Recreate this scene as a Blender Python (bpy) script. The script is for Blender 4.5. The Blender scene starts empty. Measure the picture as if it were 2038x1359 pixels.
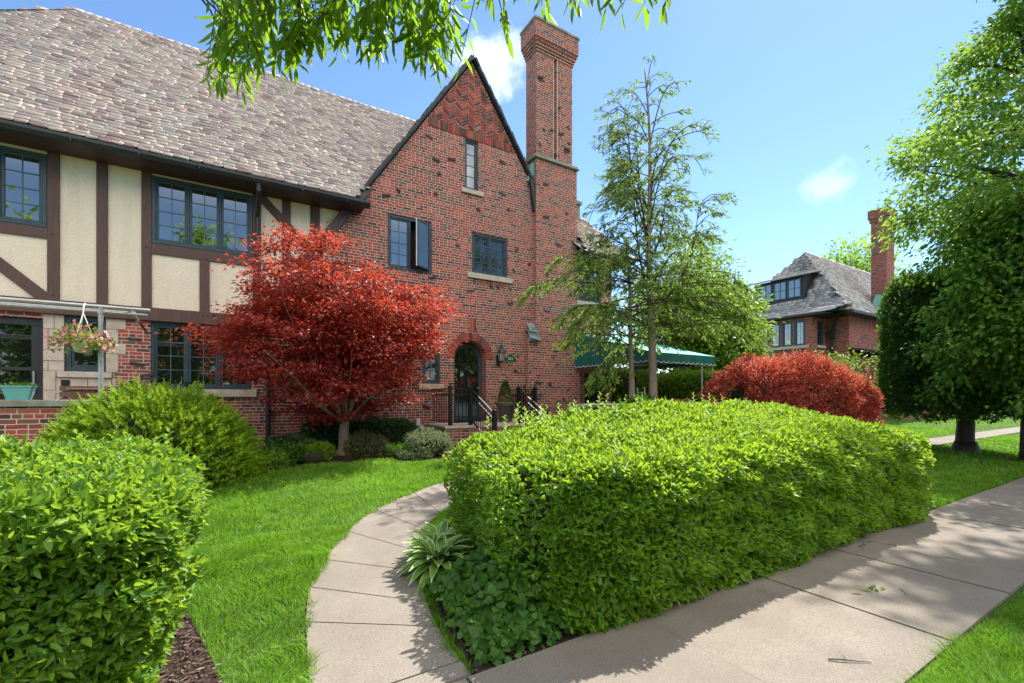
import bpy, bmesh, math, random
import numpy as np
from mathutils import Vector, Matrix

sc = bpy.context.scene
R = math.radians
PI = math.pi

# ------------------------------------------------------------------ camera
# world: x runs along the house front (to the right), y away from the street, z up; the camera stands at the origin
cam_d = bpy.data.cameras.new("camera")
cam = bpy.data.objects.new("camera", cam_d)
sc.collection.objects.link(cam)
cam.location = (0, 0, 1.5)
cam.rotation_euler = (R(90), 0, R(-31.8))
cam_d.sensor_width = 36
cam_d.lens = 16.0
cam_d.shift_y = 0.0542
cam_d.clip_start = 0.05
cam_d.clip_end = 1500
sc.camera = cam

# ------------------------------------------------------------------ sky, sun, exposure
SUN = Vector((.56, .20, .81)).normalized()
SUN_EL = math.asin(SUN.z)
SUN_AZ = math.atan2(SUN.x, SUN.y)
world = bpy.data.worlds.new("World")
sc.world = world
world.use_nodes = True
wn, wl = world.node_tree.nodes, world.node_tree.links
bg = wn["Background"]
sky = wn.new("ShaderNodeTexSky")
sky.sky_type = 'NISHITA'
sky.sun_disc = False
sky.sun_elevation = SUN_EL
sky.sun_rotation = SUN_AZ
sky.air_density = 1.0
sky.dust_density = 0.1
sky.ozone_density = 3.0
bg.inputs["Strength"].default_value = 0.10
# clouds: two small fair-weather puffs and a thin veil, by direction of view in the world
geo = wn.new("ShaderNodeTexCoord")
nrm = wn.new("ShaderNodeVectorMath"); nrm.operation = 'NORMALIZE'
wl.new(geo.outputs["Generated"], nrm.inputs[0])
ns = wn.new("ShaderNodeTexNoise")
ns.inputs["Scale"].default_value = 14
ns.inputs["Detail"].default_value = 7
ns.inputs["Roughness"].default_value = .58
wl.new(nrm.outputs[0], ns.inputs["Vector"])
def cloud(direction, size, squash):
    d = Vector(direction).normalized()
    sub = wn.new("ShaderNodeVectorMath"); sub.operation = 'SUBTRACT'
    wl.new(nrm.outputs[0], sub.inputs[0]); sub.inputs[1].default_value = d
    mul = wn.new("ShaderNodeVectorMath"); mul.operation = 'MULTIPLY'
    wl.new(sub.outputs[0], mul.inputs[0]); mul.inputs[1].default_value = (1, 1, squash)
    ln = wn.new("ShaderNodeVectorMath"); ln.operation = 'LENGTH'
    wl.new(mul.outputs[0], ln.inputs[0])
    a = wn.new("ShaderNodeMath"); a.operation = 'MULTIPLY_ADD'      # noise pushes the edge in and out
    wl.new(ns.outputs["Fac"], a.inputs[0]); a.inputs[1].default_value = -size * 1.9
    wl.new(ln.outputs["Value"], a.inputs[2])
    mr = wn.new("ShaderNodeMapRange"); mr.interpolation_type = 'SMOOTHSTEP'
    wl.new(a.outputs[0], mr.inputs["Value"])
    mr.inputs["From Min"].default_value = -size * .25
    mr.inputs["From Max"].default_value = -size * .85
    mr.inputs["To Min"].default_value = 0; mr.inputs["To Max"].default_value = 1
    mr.clamp = True
    return mr.outputs[0]
def wdir(px, py):                      # direction of a sky feature
    x, z = (px - 1019) / 906, (790 - py) / 906
    return (.85 * x + .527, -.527 * x + .85, z)
c1 = cloud(wdir(975, 130), .13, 1.6)
c2 = cloud(wdir(1655, 368), .075, 1.7)
c2m = wn.new("ShaderNodeMath"); c2m.operation = 'MULTIPLY'; wl.new(c2, c2m.inputs[0]); c2m.inputs[1].default_value = .45; c2 = c2m.outputs[0]
mx = wn.new("ShaderNodeMath"); mx.operation = 'MAXIMUM'
wl.new(c1, mx.inputs[0]); wl.new(c2, mx.inputs[1])
mf = wn.new("ShaderNodeMath"); mf.operation = 'MULTIPLY'
wl.new(mx.outputs[0], mf.inputs[0]); mf.inputs[1].default_value = .75
hs = wn.new("ShaderNodeHueSaturation")
hs.inputs["Saturation"].default_value = 1.08
hs.inputs["Value"].default_value = 1.0
wl.new(sky.outputs[0], hs.inputs["Color"])
mixc = wn.new("ShaderNodeMix"); mixc.data_type = 'RGBA'
wl.new(mf.outputs[0], mixc.inputs["Factor"])
wl.new(hs.outputs[0], mixc.inputs["A"])
mixc.inputs["B"].default_value = (6.4, 6.8, 7.2, 1)
# a bank of unseen cumulus behind the viewer, added to brighten the shaded house front
sxyz = wn.new("ShaderNodeSeparateXYZ"); wl.new(nrm.outputs[0], sxyz.inputs[0])
def mrange(v, a, b):
    m = wn.new("ShaderNodeMapRange"); m.interpolation_type = 'SMOOTHSTEP'; wl.new(v, m.inputs["Value"])
    m.inputs["From Min"].default_value = a; m.inputs["From Max"].default_value = b
    return m.outputs[0]
n2 = wn.new("ShaderNodeTexNoise"); n2.inputs["Scale"].default_value = 2.6; n2.inputs["Detail"].default_value = 8; n2.inputs["Roughness"].default_value = .55
wl.new(nrm.outputs[0], n2.inputs["Vector"])
def wmul(a, b):
    m = wn.new("ShaderNodeMath"); m.operation = 'MULTIPLY'; wl.new(a, m.inputs[0]); wl.new(b, m.inputs[1]); return m.outputs[0]
bank = wmul(wmul(mrange(sxyz.outputs["Y"], .02, -.32), mrange(sxyz.outputs["Z"], .30, .48)), mrange(n2.outputs["Fac"], .32, .52))
mixb = wn.new("ShaderNodeMix"); mixb.data_type = 'RGBA'
wl.new(bank, mixb.inputs["Factor"]); wl.new(mixc.outputs["Result"], mixb.inputs["A"])
mixb.inputs["B"].default_value = (11.5, 11.0, 10.2, 1)
wl.new(mixb.outputs["Result"], bg.inputs["Color"])

sun_d = bpy.data.lights.new("sun", 'SUN')
sun_d.energy = 4.0
sun_d.angle = R(.53)
sun_d.color = (1, .945, .86)
sun = bpy.data.objects.new("sun", sun_d)
sc.collection.objects.link(sun)
sun.rotation_euler = SUN.to_track_quat('Z', 'Y').to_euler()
sun.location = (20, 10, 30)

sc.view_settings.view_transform = 'Standard'
sc.view_settings.look = 'None'
sc.view_settings.exposure = 1.3
sc.view_settings.gamma = 1
sc.cycles.max_bounces = 6
sc.cycles.diffuse_bounces = 3
sc.cycles.glossy_bounces = 3
sc.cycles.transmission_bounces = 4
sc.cycles.transparent_max_bounces = 6

rng = np.random.default_rng(7)
random.seed(7)

def gz(y):
    return 0. if y < 2.3 else min(.4, .053 * (y - 2.3))
gzv = np.vectorize(gz)

# ------------------------------------------------------------------ object helpers
col = sc.collection
def tag(o, label=None, cat=None, group=None, kind=None):
    if label: o['label'] = label
    if cat: o['category'] = cat
    if group: o['group'] = group
    if kind: o['kind'] = kind
    return o
def thing(name, label, cat, loc=(0, 0, 0), group=None):
    o = bpy.data.objects.new(name, None)
    o.empty_display_size = .2
    o.location = loc
    col.objects.link(o)
    return tag(o, label, cat, group)
def adopt(o, parent):
    o.parent = parent
    m = Matrix.Translation(-Vector(parent.location)) if parent.parent is None else Matrix.Identity(4)
    o.matrix_parent_inverse = m
def link(name, me, mat, parent=None):
    o = bpy.data.objects.new(name, me)
    col.objects.link(o)
    if mat is not None:
        for mm in (mat if isinstance(mat, (list, tuple)) else [mat]):
            me.materials.append(mm)
    if parent is not None:
        adopt(o, parent)
    return o

class MB:
    """collects verts and faces, then becomes ONE mesh object"""
    def __init__(s): s.v = []; s.f = []; s.m = []; s.mi = 0
    def add(s, vs, fs):
        k = len(s.v); s.v += [tuple(p) for p in vs]
        for f in fs: s.f.append([i + k for i in f]); s.m.append(s.mi)
        return s
    def box(s, x0, x1, y0, y1, z0, z1):
        return s.add([(x0, y0, z0), (x1, y0, z0), (x1, y1, z0), (x0, y1, z0), (x0, y0, z1), (x1, y0, z1), (x1, y1, z1), (x0, y1, z1)],
                     [(3, 2, 1, 0), (4, 5, 6, 7), (0, 1, 5, 4), (1, 2, 6, 5), (2, 3, 7, 6), (3, 0, 4, 7)])
    def quad(s, a, b, c, d): return s.add([a, b, c, d], [(0, 1, 2, 3)])
    def prism_y(s, pts, y0, y1):                   # polygon in (x, z), extruded along y
        n = len(pts)
        vs = [(p[0], y0, p[1]) for p in pts] + [(p[0], y1, p[1]) for p in pts]
        fs = [tuple(range(n)), tuple(range(2 * n - 1, n - 1, -1))]
        for i in range(n):
            j = (i + 1) % n; fs.append((j, i, i + n, j + n))
        return s.add(vs, fs)
    def prism_z(s, pts, z0, z1):
        n = len(pts)
        vs = [(p[0], p[1], z0) for p in pts] + [(p[0], p[1], z1) for p in pts]
        fs = [tuple(range(n - 1, -1, -1)), tuple(range(n, 2 * n))]
        for i in range(n):
            j = (i + 1) % n; fs.append((i, j, j + n, i + n))
        return s.add(vs, fs)
    def tube(s, pts, r, n=8, cap=True):
        pts = [Vector(p) for p in pts]
        rs = r if isinstance(r, (list, tuple)) else [r] * len(pts)
        vs, fs = [], []
        ref = None
        for i, p in enumerate(pts):
            t = (pts[min(i + 1, len(pts) - 1)] - pts[max(i - 1, 0)])
            if t.length < 1e-9: t = Vector((0, 0, 1))
            t.normalize()
            if ref is None:
                ref = Vector((1, 0, 0)) if abs(t.x) < .9 else Vector((0, 1, 0))
            a = (ref - t * ref.dot(t)).normalized(); ref = a
            b = t.cross(a)
            for k in range(n):
                w = 2 * PI * k / n
                vs.append(p + (a * math.cos(w) + b * math.sin(w)) * rs[i])
        for i in range(len(pts) - 1):
            for k in range(n):
                k2 = (k + 1) % n
                fs.append((i * n + k, i * n + k2, (i + 1) * n + k2, (i + 1) * n + k))
        if cap:
            fs.append(tuple(range(n - 1, -1, -1)))
            fs.append(tuple(range((len(pts) - 1) * n, len(pts) * n)))
        return s.add(vs, fs)
    def lathe(s, cx, cy, prof, n=16):
        vs, fs = [], []
        for (r, z) in prof:
            for k in range(n):
                w = 2 * PI * k / n
                vs.append((cx + r * math.cos(w), cy + r * math.sin(w), z))
        for i in range(len(prof) - 1):
            for k in range(n):
                k2 = (k + 1) % n
                fs.append((i * n + k, i * n + k2, (i + 1) * n + k2, (i + 1) * n + k))
        fs.append(tuple(range(n - 1, -1, -1)))
        fs.append(tuple(range((len(prof) - 1) * n, len(prof) * n)))
        return s.add(vs, fs)
    def build(s, name, mat, parent=None, smooth=False, bevel=0, clip=None):
        me = bpy.data.meshes.new(name)
        me.from_pydata(s.v, [], s.f)
        me.polygons.foreach_set("material_index", s.m)
        if clip or bevel:
            bm = bmesh.new(); bm.from_mesh(me)
            if clip:
                for co, no in clip:
                    bmesh.ops.bisect_plane(bm, geom=bm.verts[:] + bm.edges[:] + bm.faces[:], plane_co=co, plane_no=no, clear_outer=True)
            if bevel:
                bmesh.ops.bevel(bm, geom=bm.edges[:], offset=bevel, segments=1, affect='EDGES', clamp_overlap=True)
            bm.to_mesh(me); bm.free()
        if smooth:
            me.polygons.foreach_set("use_smooth", [True] * len(me.polygons))
        me.update()
        return link(name, me, mat, parent)

def fast(name, V, F, mat, parent=None, smooth=False):
    """V (n,3), F list of (m,k) index arrays"""
    me = bpy.data.meshes.new(name)
    V = np.asarray(V, dtype=np.float32).reshape(-1, 3)
    me.vertices.add(len(V)); me.vertices.foreach_set("co", V.ravel())
    loops = np.concatenate([f.ravel() for f in F]).astype(np.int32)
    sizes = np.concatenate([np.full(len(f), f.shape[1]) for f in F]).astype(np.int32)
    me.loops.add(len(loops)); me.loops.foreach_set("vertex_index", loops)
    me.polygons.add(len(sizes))
    st = np.zeros(len(sizes), np.int32); st[1:] = np.cumsum(sizes)[:-1]
    me.polygons.foreach_set("loop_start", st)
    if smooth: me.polygons.foreach_set("use_smooth", np.ones(len(sizes), bool))
    me.update(calc_edges=True)
    return link(name, me, mat, parent)

def unit(a):
    return a / np.maximum(np.linalg.norm(a, axis=-1, keepdims=True), 1e-9)
def rnd(n, k=3): return rng.normal(size=(n, k))

def leafV(P, A, N, L, W, fold=.3, droop=.25):
    """six-corner leaves folded at the midrib; P base, A axis, N face normal"""
    A = unit(A); S = unit(np.cross(N, A)); N = np.cross(A, S)
    L = np.broadcast_to(L, (len(P),))[:, None]; W = np.broadcast_to(W, (len(P),))[:, None]
    f = fold * W * .5
    tip = P + A * L - N * (droop * L)
    m1 = P + A * L * .32 - N * (droop * L * .1); m2 = P + A * L * .68 - N * (droop * L * .45)
    V = np.stack([P, m1 + S * W * .46 + N * f, m2 + S * W * .36 + N * f, tip, m2 - S * W * .36 + N * f, m1 - S * W * .46 + N * f], 1)
    return V
def leaf_obj(name, V, mat, parent=None):
    n = len(V)
    i = (np.arange(n) * 6)[:, None]
    F = np.concatenate([i + np.array([0, 1, 2, 3]), i + np.array([0, 3, 4, 5])])
    return fast(name, V.reshape(-1, 3), [F], mat, parent)
def leafmix(P, out, L, W, up=.35, spread=.8, droop=.25, fold=.3, jl=.35):
    """leaves at P that grow roughly outward"""
    n = len(P)
    A = unit(out * .55 + rnd(n) * spread * .6 + np.array([0, 0, up]))
    N = unit(out * .5 + np.array([0, 0, .6]) + rnd(n) * .62)
    return leafV(P, A, N, L * (1 + jl * (rng.random(n) - .5) * 2), W * (1 + jl * (rng.random(n) - .5) * 2), fold, droop)

def wob(P, f, seed=0):
    """cheap smooth 3D noise, about -1..1"""
    r = np.random.default_rng(seed)
    out = 0
    for k in range(5):
        w = r.normal(size=3); w = w / np.linalg.norm(w) * f * (.7 + .8 * r.random())
        out = out + np.sin(P @ w + r.random() * 6.28)
    return out / 2.6

# ------------------------------------------------------------------ materials
class NT:
    def __init__(s, name):
        s.mat = bpy.data.materials.new(name); s.mat.use_nodes = True
        s.n = s.mat.node_tree.nodes; s.l = s.mat.node_tree.links
        s.b = s.n["Principled BSDF"]; s.out = s.n["Material Output"]
    def new(s, t, **kw):
        n = s.n.new(t)
        for k, v in kw.items(): setattr(n, k, v)
        return n
    def set(s, node, **kw):
        for k, v in kw.items():
            i = node.inputs[k.replace("_", " ")]
            if hasattr(v, "is_output"): s.l.new(v, i)
            else: i.default_value = v
    def link(s, a, b): s.l.new(a, b)
    def pos(s): return s.new("ShaderNodeNewGeometry").outputs["Position"]
    def noise(s, scale, detail=4, rough=.5, vec=None):
        n = s.new("ShaderNodeTexNoise"); n.inputs["Scale"].default_value = scale
        n.inputs["Detail"].default_value = detail; n.inputs["Roughness"].default_value = rough
        s.l.new(vec if vec is not None else s.pos(), n.inputs["Vector"])
        return n.outputs["Fac"]
    def ramp(s, fac, stops, interp='LINEAR'):
        r = s.new("ShaderNodeValToRGB"); r.color_ramp.interpolation = interp
        e = r.color_ramp.elements
        while len(e) < len(stops): e.new(.5)
        for i, (p, c) in enumerate(stops):
            e[i].position = p; e[i].color = (*c, 1) if len(c) == 3 else c
        s.l.new(fac, r.inputs["Fac"])
        return r.outputs["Color"]
    def mix(s, fac, a, b, mode='MIX'):
        m = s.new("ShaderNodeMix"); m.data_type = 'RGBA'; m.blend_type = mode
        for k, v in (("Factor", fac), ("A", a), ("B", b)):
            i = m.inputs[k]
            if hasattr(v, "is_output"): s.l.new(v, i)
            else: i.default_value = v if not isinstance(v, tuple) or len(v) == 4 else (*v, 1)
        return m.outputs["Result"]
    def math(s, op, a, b=0.):
        m = s.new("ShaderNodeMath"); m.operation = op
        for i, v in enumerate((a, b)):
            if hasattr(v, "is_output"): s.l.new(v, m.inputs[i])
            else: m.inputs[i].default_value = v
        return m.outputs[0]
    def bump(s, h, strength=.5, dist=.01):
        b = s.new("ShaderNodeBump"); b.inputs["Strength"].default_value = strength; b.inputs["Distance"].default_value = dist
        s.l.new(h, b.inputs["Height"]); s.l.new(b.outputs[0], s.b.inputs["Normal"])

def plain(name, c, rough=.6, var=.25, scale=6, bump=.15, metal=0, spec=.5, bscale=60, bdist=.004):
    t = NT(name)
    n = t.noise(scale, 5, .6)
    lo = tuple(x * (1 - var) for x in c); hi = tuple(min(1, x * (1 + var)) for x in c)
    t.set(t.b, Base_Color=t.ramp(n, [(.3, lo), (.7, hi)]), Roughness=rough, Metallic=metal)
    t.b.inputs["Specular IOR Level"].default_value = spec
    if bump: t.bump(t.noise(bscale, 4, .6), bump, bdist)
    return t.mat

def leafmat(name, cols, trans, tw=.35, rough=.45, spec=.35, big=None, patch=.5, pscale=1.6):
    """cols: ramp over the random value each leaf carries; trans: colour of light through the leaf"""
    t = NT(name)
    g = t.new("ShaderNodeNewGeometry")
    c = t.ramp(g.outputs["Random Per Island"], [(i / (len(cols) - 1), k) for i, k in enumerate(cols)])
    n = t.noise(pscale, 3, .5)
    if patch > .5: n = t.ramp(n, [(.40, (0, 0, 0)), (.60, (1, 1, 1))])
    c = t.mix(t.math('MULTIPLY', n, patch), c, big if big else tuple(x * .75 for x in cols[0]))
    t.set(t.b, Base_Color=c, Roughness=rough)
    t.b.inputs["Specular IOR Level"].default_value = spec
    tr = t.new("ShaderNodeBsdfTranslucent")
    tc = t.mix(.5, c, trans); t.link(tc, tr.inputs["Color"])
    m = t.new("ShaderNodeMixShader"); m.inputs[0].default_value = tw
    t.link(t.b.outputs[0], m.inputs[1]); t.link(tr.outputs[0], m.inputs[2])
    t.link(m.outputs[0], t.out.inputs["Surface"])
    return t.mat

def brickmat(name, pal, mortar, bw=.215, rh=.0677, ms=.0065, bumpd=.012):
    t = NT(name)
    g = t.new("ShaderNodeNewGeometry")
    sp = t.new("ShaderNodeSeparateXYZ"); t.link(g.outputs["Position"], sp.inputs[0])
    sn = t.new("ShaderNodeSeparateXYZ"); t.link(g.outputs["True Normal"], sn.inputs[0])
    side = t.math('GREATER_THAN', t.math('ABSOLUTE', sn.outputs["X"]), .6)
    top = t.math('GREATER_THAN', t.math('ABSOLUTE', sn.outputs["Z"]), .8)
    mu = t.new("ShaderNodeMix"); mu.data_type = 'FLOAT'
    t.link(side, mu.inputs["Factor"]); t.link(sp.outputs["X"], mu.inputs["A"]); t.link(sp.outputs["Y"], mu.inputs["B"])
    mv = t.new("ShaderNodeMix"); mv.data_type = 'FLOAT'
    t.link(top, mv.inputs["Factor"]); t.link(sp.outputs["Z"], mv.inputs["A"]); t.link(sp.outputs["Y"], mv.inputs["B"])
    cb = t.new("ShaderNodeCombineXYZ"); t.link(mu.outputs["Result"], cb.inputs[0]); t.link(mv.outputs["Result"], cb.inputs[1])
    wv = t.new("ShaderNodeVectorMath"); wv.operation = 'MULTIPLY_ADD'      # hand laid: courses waver a little
    nn = t.new("ShaderNodeTexNoise"); nn.inputs["Scale"].default_value = 5; t.link(g.outputs["Position"], nn.inputs["Vector"])
    t.link(nn.outputs["Color"], wv.inputs[0]); wv.inputs[1].default_value = (.022, .018, 0); t.link(cb.outputs[0], wv.inputs[2])
    br = t.new("ShaderNodeTexBrick"); br.offset = .5; br.squash = .5; br.squash_frequency = 3; br.offset_frequency = 2
    t.link(wv.outputs[0], br.inputs["Vector"])
    t.set(br, Color1=(0, 0, 0, 1), Color2=(1, 1, 1, 1), Mortar=(.5, .5, .5, 1), Scale=1., Mortar_Size=ms, Mortar_Smooth=.25, Bias=0., Brick_Width=bw, Row_Height=rh)
    c = t.ramp(br.outputs["Color"], [(.18 + .64 * i / (len(pal)), k) for i, k in enumerate(pal)], 'CONSTANT')
    c = t.mix(.55, c, t.mix(t.noise(28, 5, .65), (.35, .33, .33), (1.5, 1.45, 1.4)), 'MULTIPLY')
    c = t.mix(t.math('MULTIPLY', t.ramp(t.noise(.55, 4, .6), [(.45, (0, 0, 0)), (.7, (1, 1, 1))]), .3), c, (.13, .08, .07))
    mo = t.mix(t.noise(3, 5, .7), tuple(x * .5 for x in mortar), mortar)
    c = t.mix(br.outputs["Fac"], c, mo)
    t.set(t.b, Base_Color=c, Roughness=.85)
    t.b.inputs["Specular IOR Level"].default_value = .25
    h = t.math('ADD', t.math('MULTIPLY', br.outputs["Fac"], -1.), t.math('MULTIPLY', t.noise(90, 4, .7), .45))
    t.bump(h, .8, bumpd)
    return t.mat

PAL = [tuple((x * 1.1, y * .90, z * .98)) for x, y, z in [(.42, .10, .065), (.30, .075, .055), (.46, .14, .085), (.13, .065, .065), (.37, .08, .06), (.25, .095, .07), (.50, .155, .10), (.10, .055, .06), (.40, .10, .07), (.21, .11, .08)]]
M = {}
M['brick'] = brickmat("red_clinker_brick", PAL, (.74, .64, .54), ms=.0080)
M['brick_far'] = brickmat("neighbour_brick", PAL, (.46, .38, .31), .24, .08, .008)
def brickpiece(name, k=1.):
    t = NT(name); g = t.new("ShaderNodeNewGeometry")
    c = t.ramp(g.outputs["Random Per Island"], [(i / len(PAL), tuple(x * k for x in p)) for i, p in enumerate(PAL)], 'CONSTANT')
    c = t.mix(.5, c, t.mix(t.noise(35, 5, .65), (.35, .33, .33), (1.5, 1.45, 1.4)), 'MULTIPLY')
    t.set(t.b, Base_Color=c, Roughness=.85); t.bump(t.noise(70, 4, .7), .5, .006); return t.mat
M['brick_unit'] = brickpiece("single_bricks", .85)
M['clinker'] = plain("dark_clinker", (.05, .03, .03), .7, .5, 12, .4)
M['mortar'] = plain("lime_mortar", (.62, .53, .43), .9, .25, 9, .4)
M['stucco'] = None
def stucco():
    t = NT("cream_stucco")
    c = t.ramp(t.noise(2.2, 5, .65), [(.3, (.86, .725, .565)), (.7, (.92, .79, .64))])
    mp = t.new("ShaderNodeMapping"); mp.inputs["Scale"].default_value = (5, 5, .5); t.link(t.pos(), mp.inputs["Vector"])
    c = t.mix(t.math('MULTIPLY', t.ramp(t.noise(1, 5, .65, mp.outputs[0]), [(.5, (0, 0, 0)), (.75, (1, 1, 1))]), .35), c, (.62, .50, .33))
    c = t.mix(.5, c, t.ramp(t.noise(30, 5, .7), [(.3, (.82, .82, .82)), (.7, (1.1, 1.1, 1.1))]), 'MULTIPLY')
    t.set(t.b, Base_Color=c, Roughness=.9); t.bump(t.noise(30, 6, .65), 1., .02); return t.mat
M['stucco'] = stucco()
def timbermat(name, c):
    t = NT(name)
    mp = t.new("ShaderNodeMapping"); mp.inputs["Scale"].default_value = (30, 30, 3); t.link(t.pos(), mp.inputs["Vector"])
    n = t.noise(1, 5, .6, mp.outputs[0])
    t.set(t.b, Base_Color=t.ramp(n, [(.3, tuple(x * .7 for x in c)), (.75, tuple(x * 1.25 for x in c))]), Roughness=.6)
    t.bump(n, .3, .006); return t.mat
M['timber'] = timbermat("brown_painted_timber", (.105, .052, .042))
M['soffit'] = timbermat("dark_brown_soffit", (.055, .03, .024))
M['darktrim'] = plain("dark_gutter_paint", (.022, .024, .028), .45, .3, 5, .05)
M['blueframe'] = plain("dark_teal_window_paint", (.028, .058, .075), .45, .2, 5, .05)
M['muntin'] = plain("muntin_paint", (.07, .12, .14), .5, .2, 5, 0)
M['white'] = plain("white_paint", (.78, .77, .74), .5, .1, 5, .05)
M['stone'] = plain("limestone", (.52, .44, .36), .85, .18, 7, .35, bscale=45, bdist=.006)
M['oldstone'] = plain("weathered_limestone", (.27, .26, .21), .9, .4, 5, .5, bscale=40, bdist=.008)
M['black'] = plain("black_iron_paint", (.012, .012, .013), .35, .2, 8, .05)
M['copper'] = plain("verdigris_copper", (.16, .34, .29), .7, .3, 8, .2)
M['lead'] = plain("lead_flashing", (.20, .25, .26), .6, .3, 8, .2)
M['galv'] = plain("galvanised_pipe", (.42, .43, .43), .4, .2, 18, .1, metal=.6)
M['woodgrey'] = timbermat("weathered_bench_wood", (.16, .085, .06))
def glassmat(name, c=(.012, .016, .016), ior=2.1):
    t = NT(name)
    t.set(t.b, Base_Color=(*c, 1), Roughness=.015); t.b.inputs["IOR"].default_value = ior
    n = t.noise(1.1, 2, .5)
    t.bump(n, .05, .02); return t.mat
M['glass'] = glassmat("window_glass", (.012, .016, .016), 3.2)
M['glass_low'] = glassmat("dark_window_glass", (.008, .010, .009), 1.9)
def slatemat(name, cols):
    t = NT(name); g = t.new("ShaderNodeNewGeometry")
    c = t.ramp(g.outputs["Random Per Island"], [(i / len(cols), k) for i, k in enumerate(cols)], 'CONSTANT')
    c = t.mix(.55, c, t.mix(t.noise(9, 6, .7), (.5, .48, .47), (1.4, 1.4, 1.4)), 'MULTIPLY')
    t.set(t.b, Base_Color=c, Roughness=.8); t.b.inputs["Specular IOR Level"].default_value = .25
    t.bump(t.noise(50, 4, .7), .35, .006); return t.mat
SL = [tuple(min(.62, (x * .79 + m_ * .21) * 1.27 * w) for x, m_, w in zip(c_, (.37, .335, .31), (1.06, .985, .99))) for c_ in [(.40, .36, .32), (.34, .30, .28), (.46, .42, .36), (.25, .185, .185), (.38, .34, .31), (.41, .345, .30), (.32, .25, .255), (.44, .41, .38), (.36, .33, .30), (.46, .40, .34), (.29, .28, .29), (.40, .37, .34), (.225, .165, .17), (.43, .40, .35)]]
M['slate'] = slatemat("mixed_slate", SL)
M['slate_far'] = slatemat("grey_slate", [(.44, .42, .41), (.35, .33, .33), (.50, .47, .45), (.39, .35, .34), (.29, .27, .28), (.47, .44, .41)])
M['slate_bed'] = plain("slate_underlay", (.06, .055, .05), .9)

def concrete(name, tone):
    t = NT(name)
    big = t.ramp(t.noise(1.3, 5, .6), [(.3, (.20, .175, .147)), (.72, (.262, .234, .20))])
    sp = t.ramp(t.noise(160, 2, .7), [(.36, (.55, .52, .48)), (.52, (1, 1, 1)), (.66, (1.22, 1.2, 1.16))])
    c = t.mix(.8, big, sp, 'MULTIPLY')
    st = t.ramp(t.noise(3.4, 4, .55), [(.63, (0, 0, 0)), (.70, (1, 1, 1))])
    c = t.mix(t.math('MULTIPLY', st, .35), c, (.17, .115, .075))
    dk = t.ramp(t.noise(.8, 6, .7), [(.45, (0, 0, 0)), (.7, (1, 1, 1))])
    c = t.mix(t.math('MULTIPLY', dk, .35), c, (.15, .13, .11))
    vo = t.new("ShaderNodeTexVoronoi"); vo.feature = 'DISTANCE_TO_EDGE'; vo.inputs["Scale"].default_value = .42
    wv = t.new("ShaderNodeVectorMath"); wv.operation = 'MULTIPLY_ADD'; nz_ = t.new("ShaderNodeTexNoise"); nz_.inputs["Scale"].default_value = 2.2; nz_.inputs["Detail"].default_value = 6
    t.link(t.pos(), nz_.inputs["Vector"]); t.link(nz_.outputs["Color"], wv.inputs[0]); wv.inputs[1].default_value = (.5, .5, .5); t.link(t.pos(), wv.inputs[2]); t.link(wv.outputs[0], vo.inputs["Vector"])
    ck = t.ramp(vo.outputs["Distance"], [(0, (1, 1, 1)), (.0035, (0, 0, 0))])
    c = t.mix(t.math('MULTIPLY', ck, t.math('GREATER_THAN', t.noise(.6, 2, .5), .53)), c, (.04, .035, .03))
    if tone: c = t.mix(1., c, t.ramp(t.new("ShaderNodeNewGeometry").outputs["Random Per Island"], [(0, (.86, .86, .87)), (1, (1.08, 1.06, 1.03))]), 'MULTIPLY')
    t.set(t.b, Base_Color=c, Roughness=.88); t.b.inputs["Specular IOR Level"].default_value = .25
    t.bump(t.noise(170, 3, .7), .5, .004); return t.mat
M['concrete'] = concrete("path_concrete", False)
M['slabs'] = concrete("sidewalk_concrete", True)
def soil(name, cols, sc_=40, d=.03):
    t = NT(name)
    t.set(t.b, Base_Color=t.ramp(t.noise(sc_, 6, .7), [(.32, cols[0]), (.5, cols[1]), (.7, cols[2])]), Roughness=.95)
    t.b.inputs["Specular IOR Level"].default_value = .15
    t.bump(t.noise(sc_ * .8, 6, .75), .9, d); return t.mat
M['mulch'] = soil("bark_mulch", [(.02, .012, .01), (.055, .034, .026), (.15, .10, .08)])
M['turf'] = soil("turf_soil", [(.03, .05, .012), (.05, .10, .018), (.08, .15, .03)], 14, .02)
M['asphalt'] = soil("asphalt", [(.035, .035, .035), (.05, .05, .05), (.07, .07, .07)], 120, .004)

G_TR = (.34, .52, .04)
M['privet'] = leafmat("privet_leaves", [(.045, .135, .016), (.08, .21, .018), (.13, .29, .024), (.24, .42, .035)], (.72, .98, .05), .46, .42, .4)
M['privet_left'] = leafmat("young_privet_leaves", [(.055, .15, .018), (.09, .22, .022), (.15, .31, .03), (.25, .43, .045)], (.68, .95, .06), .42, .40, .4)
M['core'] = plain("hedge_twigs_and_shade", (.022, .024, .010), .95, .5, 14, .6, bscale=25, bdist=.04)  # dark colour stands for inner twigs and the shade among them
M['twig'] = plain("brown_twig", (.075, .05, .035), .9, .4, 20, .3)
M['yew'] = leafmat("yew_shoots", [(.10, .20, .014), (.17, .31, .018), (.26, .42, .022), (.36, .52, .03)], (.60, .80, .05), .38, .5, .2)
M['maple'] = leafmat("red_maple_leaves", [(.12, .012, .016), (.25, .020, .022), (.46, .038, .03), (.66, .11, .045)], (1.0, .18, .07), .5, .36, .5, big=(.10, .010, .018), patch=.7, pscale=2.6)
M['barberry'] = leafmat("barberry_leaves", [(.15, .02, .022), (.28, .036, .034), (.44, .065, .05), (.58, .14, .06)], (1.0, .24, .12), .42, .42, .4, big=(.14, .02, .022), patch=.65, pscale=3)
M['street'] = leafmat("ash_leaves", [(.06, .15, .010), (.09, .22, .012), (.15, .31, .016)], (.50, .80, .03), .6, .35, .45)
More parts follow.
